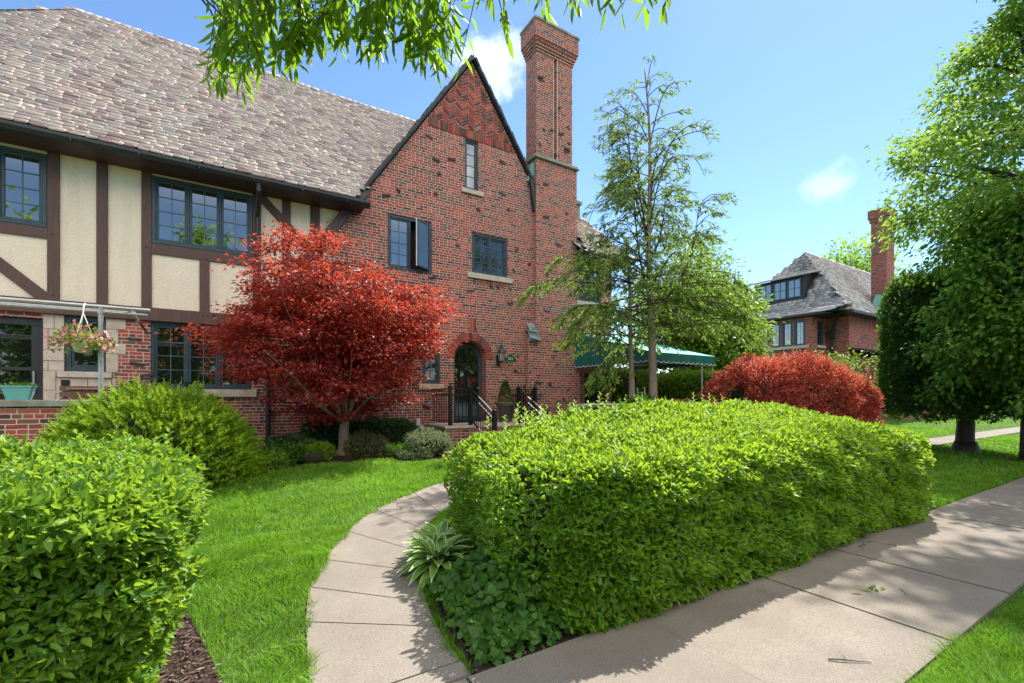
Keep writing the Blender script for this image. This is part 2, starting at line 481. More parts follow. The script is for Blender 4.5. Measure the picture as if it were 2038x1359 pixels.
M['linden'] = leafmat("linden_leaves", [(.06, .15, .024), (.10, .225, .03), (.17, .33, .045), (.29, .45, .08)], (.56, .82, .09), .462, .5, .25)
M['hornbeam'] = leafmat("hornbeam_leaves", [(.035, .085, .018), (.05, .12, .022), (.075, .17, .03)], (.35, .62, .06), .36, .45, .3)
M['cypress'] = leafmat("cypress_sprays", [(.08, .15, .03), (.13, .23, .04), (.21, .34, .06), (.34, .44, .09)], (.45, .65, .1), .42, .5, .3)
M['limegreen'] = leafmat("lime_green_leaves", [(.10, .19, .018), (.14, .26, .022), (.20, .34, .03)], (.45, .66, .05), .4, .45, .3)
M['darkleaf'] = leafmat("dark_evergreen_leaves", [(.028, .07, .018), (.045, .11, .024), (.08, .17, .03)], (.15, .32, .04), .25, .35, .5)
M['ivy'] = leafmat("ivy_leaves", [(.035, .10, .014), (.055, .15, .018), (.085, .21, .024)], (.32, .6, .05), .3, .45, .3)
M['silver'] = leafmat("silver_leaves", [(.13, .18, .09), (.20, .25, .13), (.28, .32, .18)], (.4, .5, .2), .3, .6, .2)
M['brownleaf'] = leafmat("bronze_leaves", [(.08, .09, .03), (.12, .11, .045), (.14, .16, .05)], (.3, .3, .1), .3, .6, .2)
M['grass'] = leafmat("lawn_grass", [(.07, .19, .012), (.11, .28, .014), (.15, .34, .018), (.22, .41, .035), (.42, .44, .14)], (.36, .72, .04), .42, .55, .15, big=(.075, .17, .014), patch=.6, pscale=.9)
M['bark'] = timbermat("grey_bark", (.20, .155, .125))
M['bark_dark'] = timbermat("dark_bark", (.05, .038, .03))
M['bark_tan'] = timbermat("tan_bark", (.27, .20, .15))

# ------------------------------------------------------------------ ground, walks, road
def inpoly(x, y, poly):
    x = np.asarray(x); y = np.asarray(y); r = np.zeros(x.shape, bool)
    n = len(poly)
    for i in range(n):
        x1, y1 = poly[i]; x2, y2 = poly[(i + 1) % n]
        c = ((y1 > y) != (y2 > y)) & (x < (x2 - x1) * (y - y1) / ((y2 - y1) if y2 != y1 else 1e-9) + x1)
        r ^= c
    return r
def catmull(pts, n=8):
    out = []
    p = [np.array(q, float) for q in pts]
    for i in range(len(p) - 1):
        p0, p1, p2, p3 = p[max(i - 1, 0)], p[i], p[i + 1], p[min(i + 2, len(p) - 1)]
        for k in range(n):
            t = k / n
            out.append(.5 * ((2 * p1) + (-p0 + p2) * t + (2 * p0 - 5 * p1 + 4 * p2 - p3) * t * t + (-p0 + 3 * p1 - 3 * p2 + p3) * t ** 3))
    out.append(p[-1])
    return [tuple(q) for q in out]

ys = [-400, -60, -10.2, -10.19, -1.75, -1.74, .5, 1.5, 2.3, 3, 4, 5, 6, 7, 8, 9, 9.85, 12, 20, 60, 400]
xs = [-400, -60, -20, -10, -5, 0, 5, 10, 20, 30, 60, 120, 400]
V = [(x, y, gz(y) - (.14 if -10.195 < y < -1.745 else 0)) for y in ys for x in xs]
F = [[j * len(xs) + i, j * len(xs) + i + 1, (j + 1) * len(xs) + i + 1, (j + 1) * len(xs) + i] for j in range(len(ys) - 1) for i in range(len(xs) - 1)]
mb = MB(); mb.add(V, F)
tag(mb.build("lawn_ground", M['turf']), kind='structure')
mb = MB(); mb.box(-150, 150, -10.05, -1.9, -.2, -.136)
tag(mb.build("road", M['asphalt']), kind='structure')
mb = MB()
for y0 in (-1.9, -10.19):
    for i in range(-20, 20): mb.box(i * 3 + .005, i * 3 + 2.995, y0, y0 + .15, -.3, .006)
tag(mb.build("kerb", M['concrete']), kind='structure')

# sidewalk: slabs with real joints
def slab(mb, a, b, c, d, h=.016, g=.010):
    a, b, c, d = [np.array(p, float) for p in (a, b, c, d)]
    ctr = (a + b + c + d) / 4
    q = [p + (ctr - p) / np.linalg.norm(ctr - p) * g for p in (a, b, c, d)]
    lo = [(p[0], p[1], gz(p[1]) - .03) for p in q]; hi = [(p[0], p[1], gz(p[1]) + h) for p in q]
    mb.add(lo + hi, [(4, 5, 6, 7), (0, 1, 5, 4), (1, 2, 6, 5), (2, 3, 7, 6), (3, 0, 4, 7)])
SW0, SW1 = .93, 2.17
mb = MB()
joints = [-9.4, -8.1, -6.8, -5.5, -4.2, -2.9, -1.6, -.28, 1.06, 2.36, 3.73, 4.99, 6.3, 7.6, 8.9, 10.2] + [11.5 + 1.3 * k for k in range(22)]
for i in range(len(joints) - 1):
    slab(mb, (joints[i], SW0), (joints[i + 1], SW0), (joints[i + 1], SW1), (joints[i], SW1), .016 + .004 * (i % 3))
tag(mb.build("sidewalk", M['slabs']), kind='structure')
# curved garden path
PL = catmull([(.33, 2.19), (.35, 2.57), (.46, 3.45), (.64, 4.02), (1.0, 4.78), (1.56, 5.48), (2.38, 6.12), (2.95, 6.45), (4.1, 7.3), (4.85, 8.55)], 6)
PR = catmull([(1.10, 2.19), (1.11, 2.50), (1.14, 2.85), (1.28, 3.46), (1.44, 3.96), (1.77, 4.56), (2.25, 5.08), (2.95, 5.5), (4.6, 6.2), (6.25, 8.55)], 6)
mb = MB()
cuts = [0, 3, 10, 14, 19, 24, 29, 34, 40, 47, len(PL) - 1]
for i in range(len(PL) - 1):
    a, b, c, d = PL[i], PR[i], PR[i + 1], PL[i + 1]
    e = .0
    if i in cuts and i: a = tuple(np.array(a) + (np.array(d) - a) * .012 / max(np.linalg.norm(np.array(d) - a), 1e-6)); b = tuple(np.array(b) + (np.array(c) - b) * .012 / max(np.linalg.norm(np.array(c) - b), 1e-6))
    k = len(mb.v)
    hi = [(p[0], p[1], gz(p[1]) + .017) for p in (a, b, c, d)]; lo = [(p[0], p[1], gz(p[1]) - .03) for p in (a, b, c, d)]
    fs = [(4, 5, 6, 7), (1, 2, 6, 5), (3, 0, 4, 7)]
    if i in cuts: fs.append((0, 1, 5, 4))
    mb.add(lo + hi, fs)
tag(mb.build("garden_path", M['concrete']), kind='structure')
PATH = PL + PR[::-1]
PATH_IN = [tuple(np.array(a) + (np.array(b) - np.array(a)) * (.035 + .03 * math.sin(i * 1.7) * math.sin(i * .6))) for i, (a, b) in enumerate(zip(PL, PR))] + [tuple(np.array(b) + (np.array(a) - np.array(b)) * .03) for a, b in zip(PL, PR)][::-1]
# far walk beside the right hand lawn
mb = MB()
for k in range(14):
    x0 = 14 + k * 1.3
    mb.box(x0 + .006, x0 + 1.29, 4.55, 5.55, .05, gz(5.0) + .02)
tag(mb.build("side_walk_path", M['concrete']), kind='structure')
# mulch beds
def sheet(name, poly, mat, h=.006, step=.35):
    """a draped sheet following the ground"""
    x0, x1 = min(p[0] for p in poly), max(p[0] for p in poly); y0, y1 = min(p[1] for p in poly), max(p[1] for p in poly)
    bm = bmesh.new()
    vs = [bm.verts.new((p[0], p[1], 0)) for p in poly]
    bm.faces.new(vs)
    y = 2.3
    for yy in [2.3] + list(np.arange(math.ceil(y0 / step) * step, y1, step)) + [9.85]:
        bmesh.ops.bisect_plane(bm, geom=bm.verts[:] + bm.edges[:] + bm.faces[:], plane_co=(0, yy, 0), plane_no=(0, 1, 0))
    for v in bm.verts: v.co.z = gz(v.co.y) + h
    me = bpy.data.meshes.new(name); bm.to_mesh(me); bm.free()
    return link(name, me, mat)
BED_H = [(1.12, 2.19), (8.1, 2.19), (8.0, 4.35), (2.15, 4.5), (1.85, 4.2), (1.6, 3.95), (1.45, 3.55), (1.2, 2.9)]
BED_L = [(-8, 2.19), (-.05, 2.19), (-.02, 2.7), (-.10, 3.1), (-.22, 3.6), (-.4, 4.15), (-8, 4.3)]
BED_W = [(-8, 7.9), (-.3, 7.6), (.4, 8.1), (1.2, 8.45), (2.0, 8.35), (3.0, 7.95), (3.8, 7.85), (4.6, 8.6), (4.6, 11.0), (-8, 11.0)]
for nm, b in (("mulch_ground", BED_H), ("mulch_ground", BED_L), ("mulch_ground", BED_W)):
    tag(sheet(nm, b, M['mulch']), kind='structure')
def chips(poly, n):
    x = rng.uniform(min(p[0] for p in poly), max(p[0] for p in poly), n); y = rng.uniform(min(p[1] for p in poly), max(p[1] for p in poly), n)
    k = inpoly(x, y, poly); x, y = x[k], y[k]
    P = np.stack([x, y, gzv(y) + .012 + .012 * rng.random(len(x))], 1)
    A = rnd(len(x)); A[:, 2] *= .25
    return leafV(P, A, np.array([0, 0, 1.]) + rnd(len(x)) * .35, rng.uniform(.015, .055, len(x)), rng.uniform(.006, .016, len(x)), .1, .05)
ctn = NT("bark_chip"); cg = ctn.new("ShaderNodeNewGeometry")
ctn.set(ctn.b, Base_Color=ctn.ramp(cg.outputs["Random Per Island"], [(0, (.03, .018, .014)), (.4, (.07, .042, .032)), (.75, (.12, .08, .062)), (1, (.24, .18, .14))]), Roughness=.9)
tag(leaf_obj("bark_chips", np.concatenate([chips([(-1.2, 2.19), (-.05, 2.19), (-.02, 2.7), (-.10, 3.1), (-.22, 3.6), (-.4, 4.15), (-1.2, 4.3)], 5200), chips([(1.12, 2.19), (1.5, 2.19), (1.5, 3.3), (1.2, 2.9)], 900), chips([(-.3, 7.6), (4.6, 7.8), (4.6, 9.6), (0, 9.6)], 3500)]), ctn.mat), kind='stuff')
# terrace floor behind the big hedge
mb = MB(); mb.box(8.6, 13.2, 7.2, 11.1, .1, .46)
tag(mb.build("terrace_floor", M['stone']), kind='structure')
mb = MB(); mb.box(-9, -.5, 8.79, 11.1, .1, .85)
tag(mb.build("terrace_floor", M['stone']), kind='structure')

# ------------------------------------------------------------------ the house
WD, GD = 11.13, 11.0                       # main wall and gable wall fronts
house = thing("brick_house", "brick and half timbered cream stucco house with tall gable, slate roof and chimney", "house", (2, 11, .4))

def wall_holes(mb, x0, x1, z0, z1, y, holes, depth, side=None):
    xs = sorted({x0, x1, *[h[0] for h in holes], *[h[1] for h in holes]}); zs = sorted({z0, z1, *[h[2] for h in holes], *[h[3] for h in holes]})
    xs = [x for x in xs if x0 <= x <= x1]; zs = [z for z in zs if z0 <= z <= z1]
    for i in range(len(xs) - 1):
        for j in range(len(zs) - 1):
            cx, cz = (xs[i] + xs[i + 1]) / 2, (zs[j] + zs[j + 1]) / 2
            if any(h[0] < cx < h[1] and h[2] < cz < h[3] for h in holes): continue
            mb.quad((xs[i], y, zs[j]), (xs[i + 1], y, zs[j]), (xs[i + 1], y, zs[j + 1]), (xs[i], y, zs[j + 1]))
    for (a, b, c, d) in holes:
        e = y + depth
        mb.quad((a, y, c), (a, y, d), (a, e, d), (a, e, c)); mb.quad((b, y, d), (b, y, c), (b, e, c), (b, e, d))
        mb.quad((a, y, d), (b, y, d), (b, e, d), (a, e, d)); mb.quad((b, y, c), (a, y, c), (a, e, c), (b, e, c))

def bits(mb, n, x0, x1, z0, z1, y, avoid, test=None, s=1.):
    """clinker bricks that stand proud of the wall, on the brick grid"""
    k = 0
    while k < n:
        x = x0 + (x1 - x0) * random.random(); z = round((z0 + (z1 - z0) * random.random()) / .0677) * .0677
        if any(a - .12 < x < b + .12 and c - .1 < z < d + .1 for a, b, c, d in avoid) or (test and not test(x, z)): k += .2; continue
        w = random.choice((.1, .1, .2)) * s; h = .052; p = .012 + .03 * random.random(); t = random.uniform(-.02, .02)
        mb.add([(x, y - p, z + t), (x + w, y - p * .7, z - t), (x + w, y + .02, z), (x, y + .02, z), (x, y - p, z + h + t), (x + w, y - p * .7, z + h - t), (x + w, y + .02, z + h), (x, y + .02, z + h)],
               [(3, 2, 1, 0), (4, 5, 6, 7), (0, 1, 5, 4), (1, 2, 6, 5), (2, 3, 7, 6), (3, 0, 4, 7)])
        k += 1

# lower brick wall of the main block
H_LOW = [(-1.30, .39, 1.62, 2.96), (-2.51, -1.95, 1.96, 2.99), (-4.6, -2.79, .85, 2.88)]
mb = MB(); wall_holes(mb, -7, .84, .2, 3.0, WD, H_LOW, .12)
wall_holes(mb, 9.1, 10.8, .2, 5.9, WD, [(9.62, 10.55, .46, 2.25), (9.38, 10.32, 4.55, 5.75)], .12)
mb.quad((10.8, WD, .2), (10.8, 17.6, .2), (10.8, 17.6, 5.9), (10.8, WD, 5.9))
mb.quad((-7, 17.6, .2), (-7, WD, .2), (-7, WD, 5.9), (-7, 17.6, 5.9)); mb.quad((10.8, 17.6, .2), (-7, 17.6, .2), (-7, 17.6, 5.9), (10.8, 17.6, 5.9))
mb.build("lower_wall", M['brick'], house)
mb = MB(); bits(mb, 26, -1.7, .75, .5, 2.9, WD, H_LOW); bits(mb, 16, 9.1, 10.7, .5, 5.6, WD, [(9.4, 10.6, .4, 5.8)])
mb.build("clinker_pattern", M['clinker'], house)
# stucco and timber of the upper floor
H_UP = [(-1.28, .41, 4.47, 5.78), (-3.9, -2.73, 4.47, 5.76)]
mb = MB(); wall_holes(mb, -7, 2.5, 3.1, 5.9, WD, H_UP, .1)
mb.build("stucco_wall", M['stucco'], house)
mb = MB()
P0, P1 = WD - .032, WD + .01
def board(x0, x1, z0, z1, p=0): mb.box(x0, x1, P0 - p, P1, z0, z1)
board(-7, .80, 2.965, 3.215, .05)
for a, b in ((-2.73, -2.57), (-2.08, -1.92), (-1.435, -1.28), (.41, .57), (.97, 1.14), (1.54, 1.74)):
    board(a, b, 3.215, 5.82)
board(-7, -2.73, 4.285, 4.47); board(-1.28, .41, 4.265, 4.47); board(-.52, -.35, 3.215, 4.265)
board(.80, 1.6, 2.965, 3.215, .05)
def brace(x0, z0, x1, z1, w, p=-.004):
    d = Vector((x1 - x0, z1 - z0)).normalized(); n = Vector((-d.y, d.x)) * w / 2
    mb.prism_y([(x0 + n.x, z0 + n.y), (x0 - n.x, z0 - n.y), (x1 - n.x, z1 - n.y), (x1 + n.x, z1 + n.y)], P0 - p, P1)
brace(-4.6, 4.95, -2.72, 3.20, .19)
brace(.52, 5.83, 1.62, 4.72, .17)
mb.build("timber_frame", M['timber'], house, bevel=.004)
for x, z in [(-2.66, 3.3), (-2.66, 4.38), (-1.36, 4.38), (-1.36, 3.1), (-.48, 4.3), (-.39, 4.3), (-.48, 3.14), (-.39, 3.14), (.48, 4.36), (.48, 4.9), (1.03, 4.95), (1.08, 5.05), (1.05, 4.6), (-1.36, 5.1), (-2.0, 3.1), (-2.62, 3.1)]:
    mb = MB(); mb.lathe(x, 0, [(.013, 0), (.013, .012)], 8)
    for i in range(len(mb.v) - 16, len(mb.v)):
        vx, vy, vz = mb.v[i]; mb.v[i] = (vx, P0 - vz - .002 - (.05 if z < 3.22 and z < 3.2 else 0), z + vy)
    mb.build("timber_peg", M['soffit'], house)
# soffit and eave
mb = MB(); mb.box(-7.2, 2.62, 10.60, WD - .001, 5.82, 5.86); mb.build("soffit", M['soffit'], house)
mb = MB(); mb.box(9.10, 11.165, 10.60, 11.6, 5.84, 5.88); mb.box(11.16, 11.2, 10.6, 17.9, 5.82, 5.94)
mb.box(10.8, 11.165, 11.59, 17.9, 5.845, 5.885)
mb.build("soffit", M['soffit'], house)
def gutter_prof(y):
    return [(y + .10, 5.95), (y - .03, 5.95), (y - .045, 5.93), (y - .045, 5.89), (y, 5.825), (y + .10, 5.82)]
def gutter(x0, x1):
    m2 = MB(); pr = gutter_prof(10.52)
    n = len(pr)
    m2.add([(x0, p[0], p[1]) for p in pr] + [(x1, p[0], p[1]) for p in pr], [tuple(range(n)), tuple(range(2 * n - 1, n - 1, -1))] + [(i, i + n, (i + 1) % n + n, (i + 1) % n) for i in range(n)])
    for k in range(int((x1 - x0) / .9)): m2.box(x0 + .4 + k * .9, x0 + .42 + k * .9, 10.47, 10.5, 5.84, 5.955)
    return m2.build("gutter", M['darktrim'], house)
gutter(-7.2, 2.72); gutter(9.09, 11.25)
mb = MB()                                          # downspout with swan neck and the lower pipe beside the pier
mb.tube([(.50, 10.56, 5.83), (.50, 10.56, 5.70), (.50, 10.9, 5.42), (.50, 11.03, 5.30), (.50, 11.03, 3.3)], .042, 10)
mb.tube([(.50, 11.03, 3.32), (.53, 10.98, 3.05), (.66, 10.98, 2.86), (.69, 10.98, 2.7), (.69, 10.98, .42)], .05, 10)
for z in (4.6, 3.5, 2.4, 1.2): mb.box((.45 if z > 3 else .63), (.55 if z > 3 else .75), 10.98, 11.12, z, z + .03)
mb.build("downspout", M['darktrim'], house, smooth=False)

# slates
def slates(name, org, ev, sv, poly, parent, mat, w=.2, e=.13, test=None, seed=1):
    r = np.random.default_rng(seed)
    org, ev, sv = [np.array(q, float) for q in (org, ev, sv)]
    nv = np.cross(ev, sv)
    if nv[2] < 0: nv = -nv
    a0, a1 = min(p[0] for p in poly), max(p[0] for p in poly); b0, b1 = min(p[1] for p in poly), max(p[1] for p in poly)
    rows = []
    b = b0
    while b < b1:
        sag = .02 * math.sin(b * 3.1)
        a = a0 + r.random() * w
        while a < a1:
            ww = w * r.uniform(.75, 1.35); rows.append((a, b + r.uniform(-.012, .012), ww)); a += ww + .004
        b += e * r.uniform(.9, 1.08)
    q = np.array(rows)
    ca, cb = q[:, 0] + q[:, 2] / 2, q[:, 1] + e * .5
    ok = inpoly(ca, cb, poly)
    if test is not None: ok &= test(org + ca[:, None] * ev + cb[:, None] * sv)
    q = q[ok]; n = len(q)
    x0, y0, ww = q[:, 0], q[:, 1], q[:, 2]
    h = e * 1.75
    cut = r.uniform(0, .55, n) * e * (r.random(n) < .75); cutr = r.uniform(0, .55, n) * e * (r.random(n) < .75)
    cx = r.uniform(.1, .28, n) * ww
    pa = np.stack([x0, x0, x0 + cx, x0 + ww - cx, x0 + ww, x0 + ww], 1)
    j = r.normal(size=n) * .012
    pb = np.stack([y0 + h, y0 + cut, y0 - j * .4, y0 + j * .4, y0 + cutr, y0 + h], 1)
    th = r.uniform(.010, .026, n)
    frac = (pb - y0[:, None]) / h
    hh = .004 + (th[:, None] + .016) * (1 - frac)
    tilt = r.normal(size=n)[:, None] * .006 * (pa - (x0 + ww / 2)[:, None]) / ww[:, None]
    wave = .03 * np.sin(pa * 1.3 + 1) * np.sin(pb * 1.1)
    top = org + pa[..., None] * ev + pb[..., None] * sv + (hh + tilt + wave)[..., None] * nv
    bot = top - nv * (th[:, None, None] + .006)
    V = np.concatenate([top, bot], 1).reshape(-1, 3)
    i = (np.arange(n) * 12)[:, None]
    F6 = i + np.array([0, 1, 2, 3, 4, 5])
    F4 = np.concatenate([i + np.array([k, k + 6, k + 7, k + 1]) for k in range(5)])
    return fast(name, V, [F6, F4], mat, parent)
S50 = (0, .643, .766)
RY, RZ = 14.36, 10.47
zg = lambda x: 10.56 - 1.475 * np.abs(x - 5.56)
roofpoly = [(-6.95, 0), (11.25, 0), (7.46, 5.95), (-3.05, 5.95)]
def not_gable(P):
    return ~((P[:, 2] < zg(P[:, 0]) + .05)) & ~((P[:, 0] > 7.5) & (P[:, 0] < 9.2) & (P[:, 1] < 11.6))
roof = slates("slate_roof", (0, 10.50, 5.95), (1, 0, 0), S50, roofpoly, house, M['slate'], .19, .122, not_gable, 3)
mb = MB()
mb.add([(-6.95, 10.56, 5.94), (2.55, 10.56, 5.94), (5.5, RY, RZ), (-3.05, RY, RZ)], [(0, 1, 2, 3)])
mb.add([(9.10, 10.56, 5.94), (11.25, 10.56, 5.94), (7.46, RY, RZ), (5.6, RY, RZ)], [(0, 1, 2, 3)])
mb.add([(-6.95, 10.56, 5.94), (-6.95, 18.2, 5.94), (-3.05, RY, RZ)], [(2, 1, 0)])
mb.add([(11.25, 10.56, 5.94), (11.25, 18.2, 5.94), (7.46, RY, RZ)], [(0, 1, 2)])
mb.add([(-6.95, 18.2, 5.94), (11.25, 18.2, 5.94), (7.46, RY, RZ), (-3.05, RY, RZ)], [(3, 2, 1, 0)])
mb.build("roof_boards", M['slate_bed'], roof)
mb = MB()                                           # ridge and hip slates, laid overlapping
for i in range(44):
    x = -3.1 + i * .24; z = RZ + .02 + random.uniform(-.012, .012)
    if x > 5.4: break
    mb.add([(x, RY - .17, z - .17), (x + .3, RY - .17, z - .175), (x + .3, RY, z + .035), (x, RY, z + .05), (x + .3, RY + .17, z - .175), (x, RY + .17, z - .17)], [(0, 1, 2, 3), (3, 2, 4, 5)])
for i in range(22):
    t = i / 22; x = -3.05 - 3.9 * t; y = RY - 3.83 * t; z = RZ - 4.53 * t
    mb.add([(x, y - .16, z - .05), (x - .2, y - .34, z - .28), (x - .22, y - .2, z - .21), (x, y, z + .06)], [(0, 1, 2, 3)])
mb.build("ridge_slate", M['slate'], roof)

# gable wall
H_G = [(5.34, 5.74, 7.08, 8.43), (3.26, 4.40, 4.65, 5.98), (5.55, 6.67, 4.85, 5.96), (5.03, 5.99, .84, 3.02), (2.08, 2.95, 1.60, 2.75), (4.15, 4.62, 1.84, 2.75), (3.88, 4.32, .40, .70)]
mb = MB(); wall_holes(mb, .83, 9.2, .2, 10.6, GD, [h for h in H_G if h[2] != .84], .12)
mb = MB(); wall_holes(mb, .83, 9.2, .2, 10.6, GD, H_G, .12)
arc = [(5.51 + .48 * math.cos(a), 2.54 + .48 * math.sin(a)) for a in np.linspace(PI, 0, 25)]
for i in range(24):
    cxy = (5.03, 3.02) if i < 12 else (5.99, 3.02)
    mb.add([(cxy[0], GD, cxy[1]), (arc[i + 1][0], GD, arc[i + 1][1]), (arc[i][0], GD, arc[i][1])], [(0, 1, 2)])
    mb.quad((arc[i][0], GD, arc[i][1]), (arc[i + 1][0], GD, arc[i + 1][1]), (arc[i + 1][0], GD + .34, arc[i + 1][1]), (arc[i][0], GD + .34, arc[i][1]))
mb.quad((5.03, GD + .1, .84), (5.03, GD + .1, 2.54), (5.03, GD + .34, 2.54), (5.03, GD + .34, .84))
mb.quad((5.99, GD + .1, 2.54), (5.99, GD + .1, .84), (5.99, GD + .34, .84), (5.99, GD + .34, 2.54))
mb.quad((.83, GD + .15, .2), (.83, GD, .2), (.83, GD, 3.6), (.83, GD + .15, 3.6)); mb.quad((9.2, GD, .2), (9.2, GD + .15, .2), (9.2, GD + .15, 5.4), (9.2, GD, 5.4))
sl = 1.475
cl = [((5.56, GD, 10.52), (-sl, 0, 1)), ((5.56, GD, 10.52), (sl, 0, 1))]
gw = mb.build("gable_wall", M['brick'], house, clip=cl)
mb = MB(); bits(mb, 64, .95, 7.5, .5, 9.9, GD, H_G + [(4.2, 7.2, 8.35, 11)], lambda x, z: z < zg(np.array(x + (.25 if x > 5.56 else 0))) - .35)
bits(mb, 20, 7.5, 9.05, 1, 8.2, 10.85, [])
bits(mb, 12, 7.62, 8.85, 8.7, 11.5, 10.9, [])
mb.build("clinker_pattern", M['clinker'], house)
# herringbone panel and soldier course
def tri(inset): return [((5.56, GD, 10.50 - inset), (-sl, 0, 1)), ((5.56, GD, 10.50 - inset), (sl, 0, 1))]
mb = MB()
cw = .185
for c in range(-9, 10):
    xc = 5.53 + c * cw; s_ = 1 if c % 2 else -1
    z = 8.45
    while z < 10.5:
        a = s_ * .62; L_, h_ = .228, .055
        cx, cz = xc, z
        dx, dz = math.cos(a) * L_ / 2, math.sin(a) * L_ / 2; nx, nz = -math.sin(a) * h_ / 2, math.cos(a) * h_ / 2
        p = -.012 - random.uniform(0, .014)
        mb.prism_y([(cx - dx - nx, cz - dz - nz), (cx + dx - nx, cz + dz - nz), (cx + dx + nx, cz + dz + nz), (cx - dx + nx, cz - dz + nz)], GD + p, GD + .01)
        z += .0835
hb = mb.build("herringbone_panel", M['brick_unit'], house, clip=tri(.06) + [((0, 0, 8.665), (0, 0, -1))])
mb = MB(); mb.prism_y([(4.2, 8.64), (6.92, 8.64), (5.56, 10.46)], GD - .006, GD + .02)
mb.build("panel_mortar", M['mortar'], hb, clip=tri(.06))
mb = MB()
x = 4.3
while x < 6.9:
    mb.box(x, x + .058, GD - .012 - random.uniform(0, .008), GD + .02, 8.45, 8.655); x += .068
x = 5.5
for k in range(3): mb.box(5.47 + k * .07, 5.53 + k * .07, GD - .014, GD + .02, 3.26, 3.62)
for i in range(17):                                    # arch ring
    a0 = PI * i / 17 + .018; a1 = PI * (i + 1) / 17 - .018
    mb.prism_y([(5.51 + r_ * math.cos(a), 2.54 + r_ * math.sin(a)) for r_, a in ((.485, a0), (.69, a0), (.69, a1), (.485, a1))][::-1], GD - .012 - random.uniform(0, .01), GD + .02)
for k in range(10): mb.box(5.6 + k * .1, 5.655 + k * .1, GD - .006, GD + .01, 4.58, 4.72)
mb.build("soldier_pattern", M['brick_unit'], house, clip=tri(.06))
mb = MB()                                              # gable roof with raking verge
yb, yf = 14.4, 10.93
for s_, xe in ((-1, 2.6), (1, 8.0)):
    ze = 10.56 - sl * abs(xe - 5.56)
    a, b = (5.56, 10.58), (xe, ze)
    nx, nz = s_ * sl / math.hypot(sl, 1) * .075, 1 / math.hypot(sl, 1) * .075
    pts = [a, b, (b[0] + nx, b[1] + nz), (5.56, 10.58 + .125)]
    mb.prism_y(pts if s_ < 0 else pts[::-1], yf, yb)
    # ragged slate ends along the verge
    for k in range(24):
        t0 = k / 24; t1 = t0 + .045
        q = lambda t, o: (a[0] + (b[0] - a[0]) * t + nx * o, a[1] + (b[1] - a[1]) * t + nz * o)
        o = 1.0 + random.uniform(.15, .6)
        mb.prism_y([q(t0, .4), q(t1, .4), q(t1, o - .15), q(t0, o)][::(1 if s_ < 0 else -1)], yf - .02 - random.uniform(0, .03), yf + .12)
mb.build("gable_roof", M['darktrim'], house)
mb = MB()
a, b = (2.62, 6.10), (.80, 3.42)
d = Vector((b[0] - a[0], b[1] - a[1])).normalized(); n = Vector((d.y, -d.x))
n = n if n.x < 0 else -n
mb.prism_y([a, b, (b[0] + n.x * .2, b[1] + n.y * .2), (a[0] + n.x * .2, a[1] + n.y * .2)], 10.95, WD - .04)
mb.build("raking_board", M['timber'], house)
mb = MB(); mb.prism_y([a, b, (b[0] + n.x * .07, b[1] + n.y * .07), (a[0] + n.x * .07, a[1] + n.y * .07)][::-1], 10.90, 10.949)
mb.build("raking_trim", M['darktrim'], house)

# chimney
ch = MB()
ch.box(7.55, 9.07, 10.85, 11.6, .2, 8.45)
ch.box(7.28, 9.2, 10.84, 11.3, .2, 3.2)
ch.box(7.60, 8.225, 10.90, 11.45, 8.56, 11.6); ch.box(8.325, 8.93, 10.90, 11.45, 8.56, 11.6); ch.box(8.225, 8.325, 10.96, 11.39, 8.56, 11.55)
for k, (o, z0, z1) in enumerate(((.025, 11.6, 11.68), (.05, 11.68, 11.76), (.08, 11.76, 11.84), (.11, 11.84, 11.92), (.14, 11.92, 12.40))):
    ch.box(7.60 - o, 8.93 + o, 10.90 - o, 11.45 + o * .6, z0, z1)
chim = ch.build("chimney", M['brick'], house)
mb = MB(); mb.box(7.48, 9.13, 10.78, 11.62, 8.45, 8.50); mb.box(7.51, 9.10, 10.81, 11.58, 8.50, 8.56); mb.build("ledge", M['oldstone'], chim, bevel=.008)
mb = MB(); mb.box(7.43, 9.10, 10.73, 11.56, 12.40, 12.48); mb.build("cap", M['oldstone'], chim, bevel=.012)
mb = MB(); mb.tube([(8.2, 10.89, 8.6), (8.205, 10.885, 11.58)], .012, 5); mb.tube([(8.35, 10.89, 8.6), (8.345, 10.885, 11.58)], .012, 5); mb.build("mortar_bead", M['mortar'], chim)
mb = MB(); mb.prism_y([(7.30, 7.75), (7.56, 7.75), (7.56, 8.35), (7.47, 8.32)], 10.95, 11.25); mb.build("cricket_flashing", M['copper'], chim)
mb = MB(); mb.prism_y([(7.52, 6.9), (7.6, 6.9), (7.6, 7.75), (7.36, 7.8)], 10.88, 10.99); mb.build("step_flashing", M['darktrim'], chim)
mb = MB()
for i, (xa, xb, za, zb, o) in enumerate(((7.24, 7.42, 3.18, 3.42, .0), (7.43, 7.62, 3.15, 3.40, .004), (7.26, 7.52, 3.38, 3.62, .03))):
    mb.add([(xa, 10.70 + o, za), (xb, 10.70 + o, za - .02), (xb, 10.86 + o, zb), (xa, 10.86 + o, zb), (xa, 10.715 + o, za + .02), (xb, 10.715 + o, za), (xb, 10.875 + o, zb + .02), (xa, 10.875 + o, zb + .02)], [(0, 1, 2, 3), (7, 6, 5, 4), (0, 4, 5, 1), (1, 5, 6, 2), (3, 7, 4, 0)])
mb.prism_y([(7.28, 3.1), (7.6, 3.1), (7.6, 3.5), (7.32, 3.5)], 10.76, 10.86)
mb.build("weathering_slate", M['lead'], chim)
mb = MB(); mb.box(9.5, 10.0, 11.8, 12.3, 6.9, 7.95); mb.box(9.44, 10.06, 11.74, 12.36, 7.95, 8.05); mb.build("chimney_pot", M['oldstone'], house)

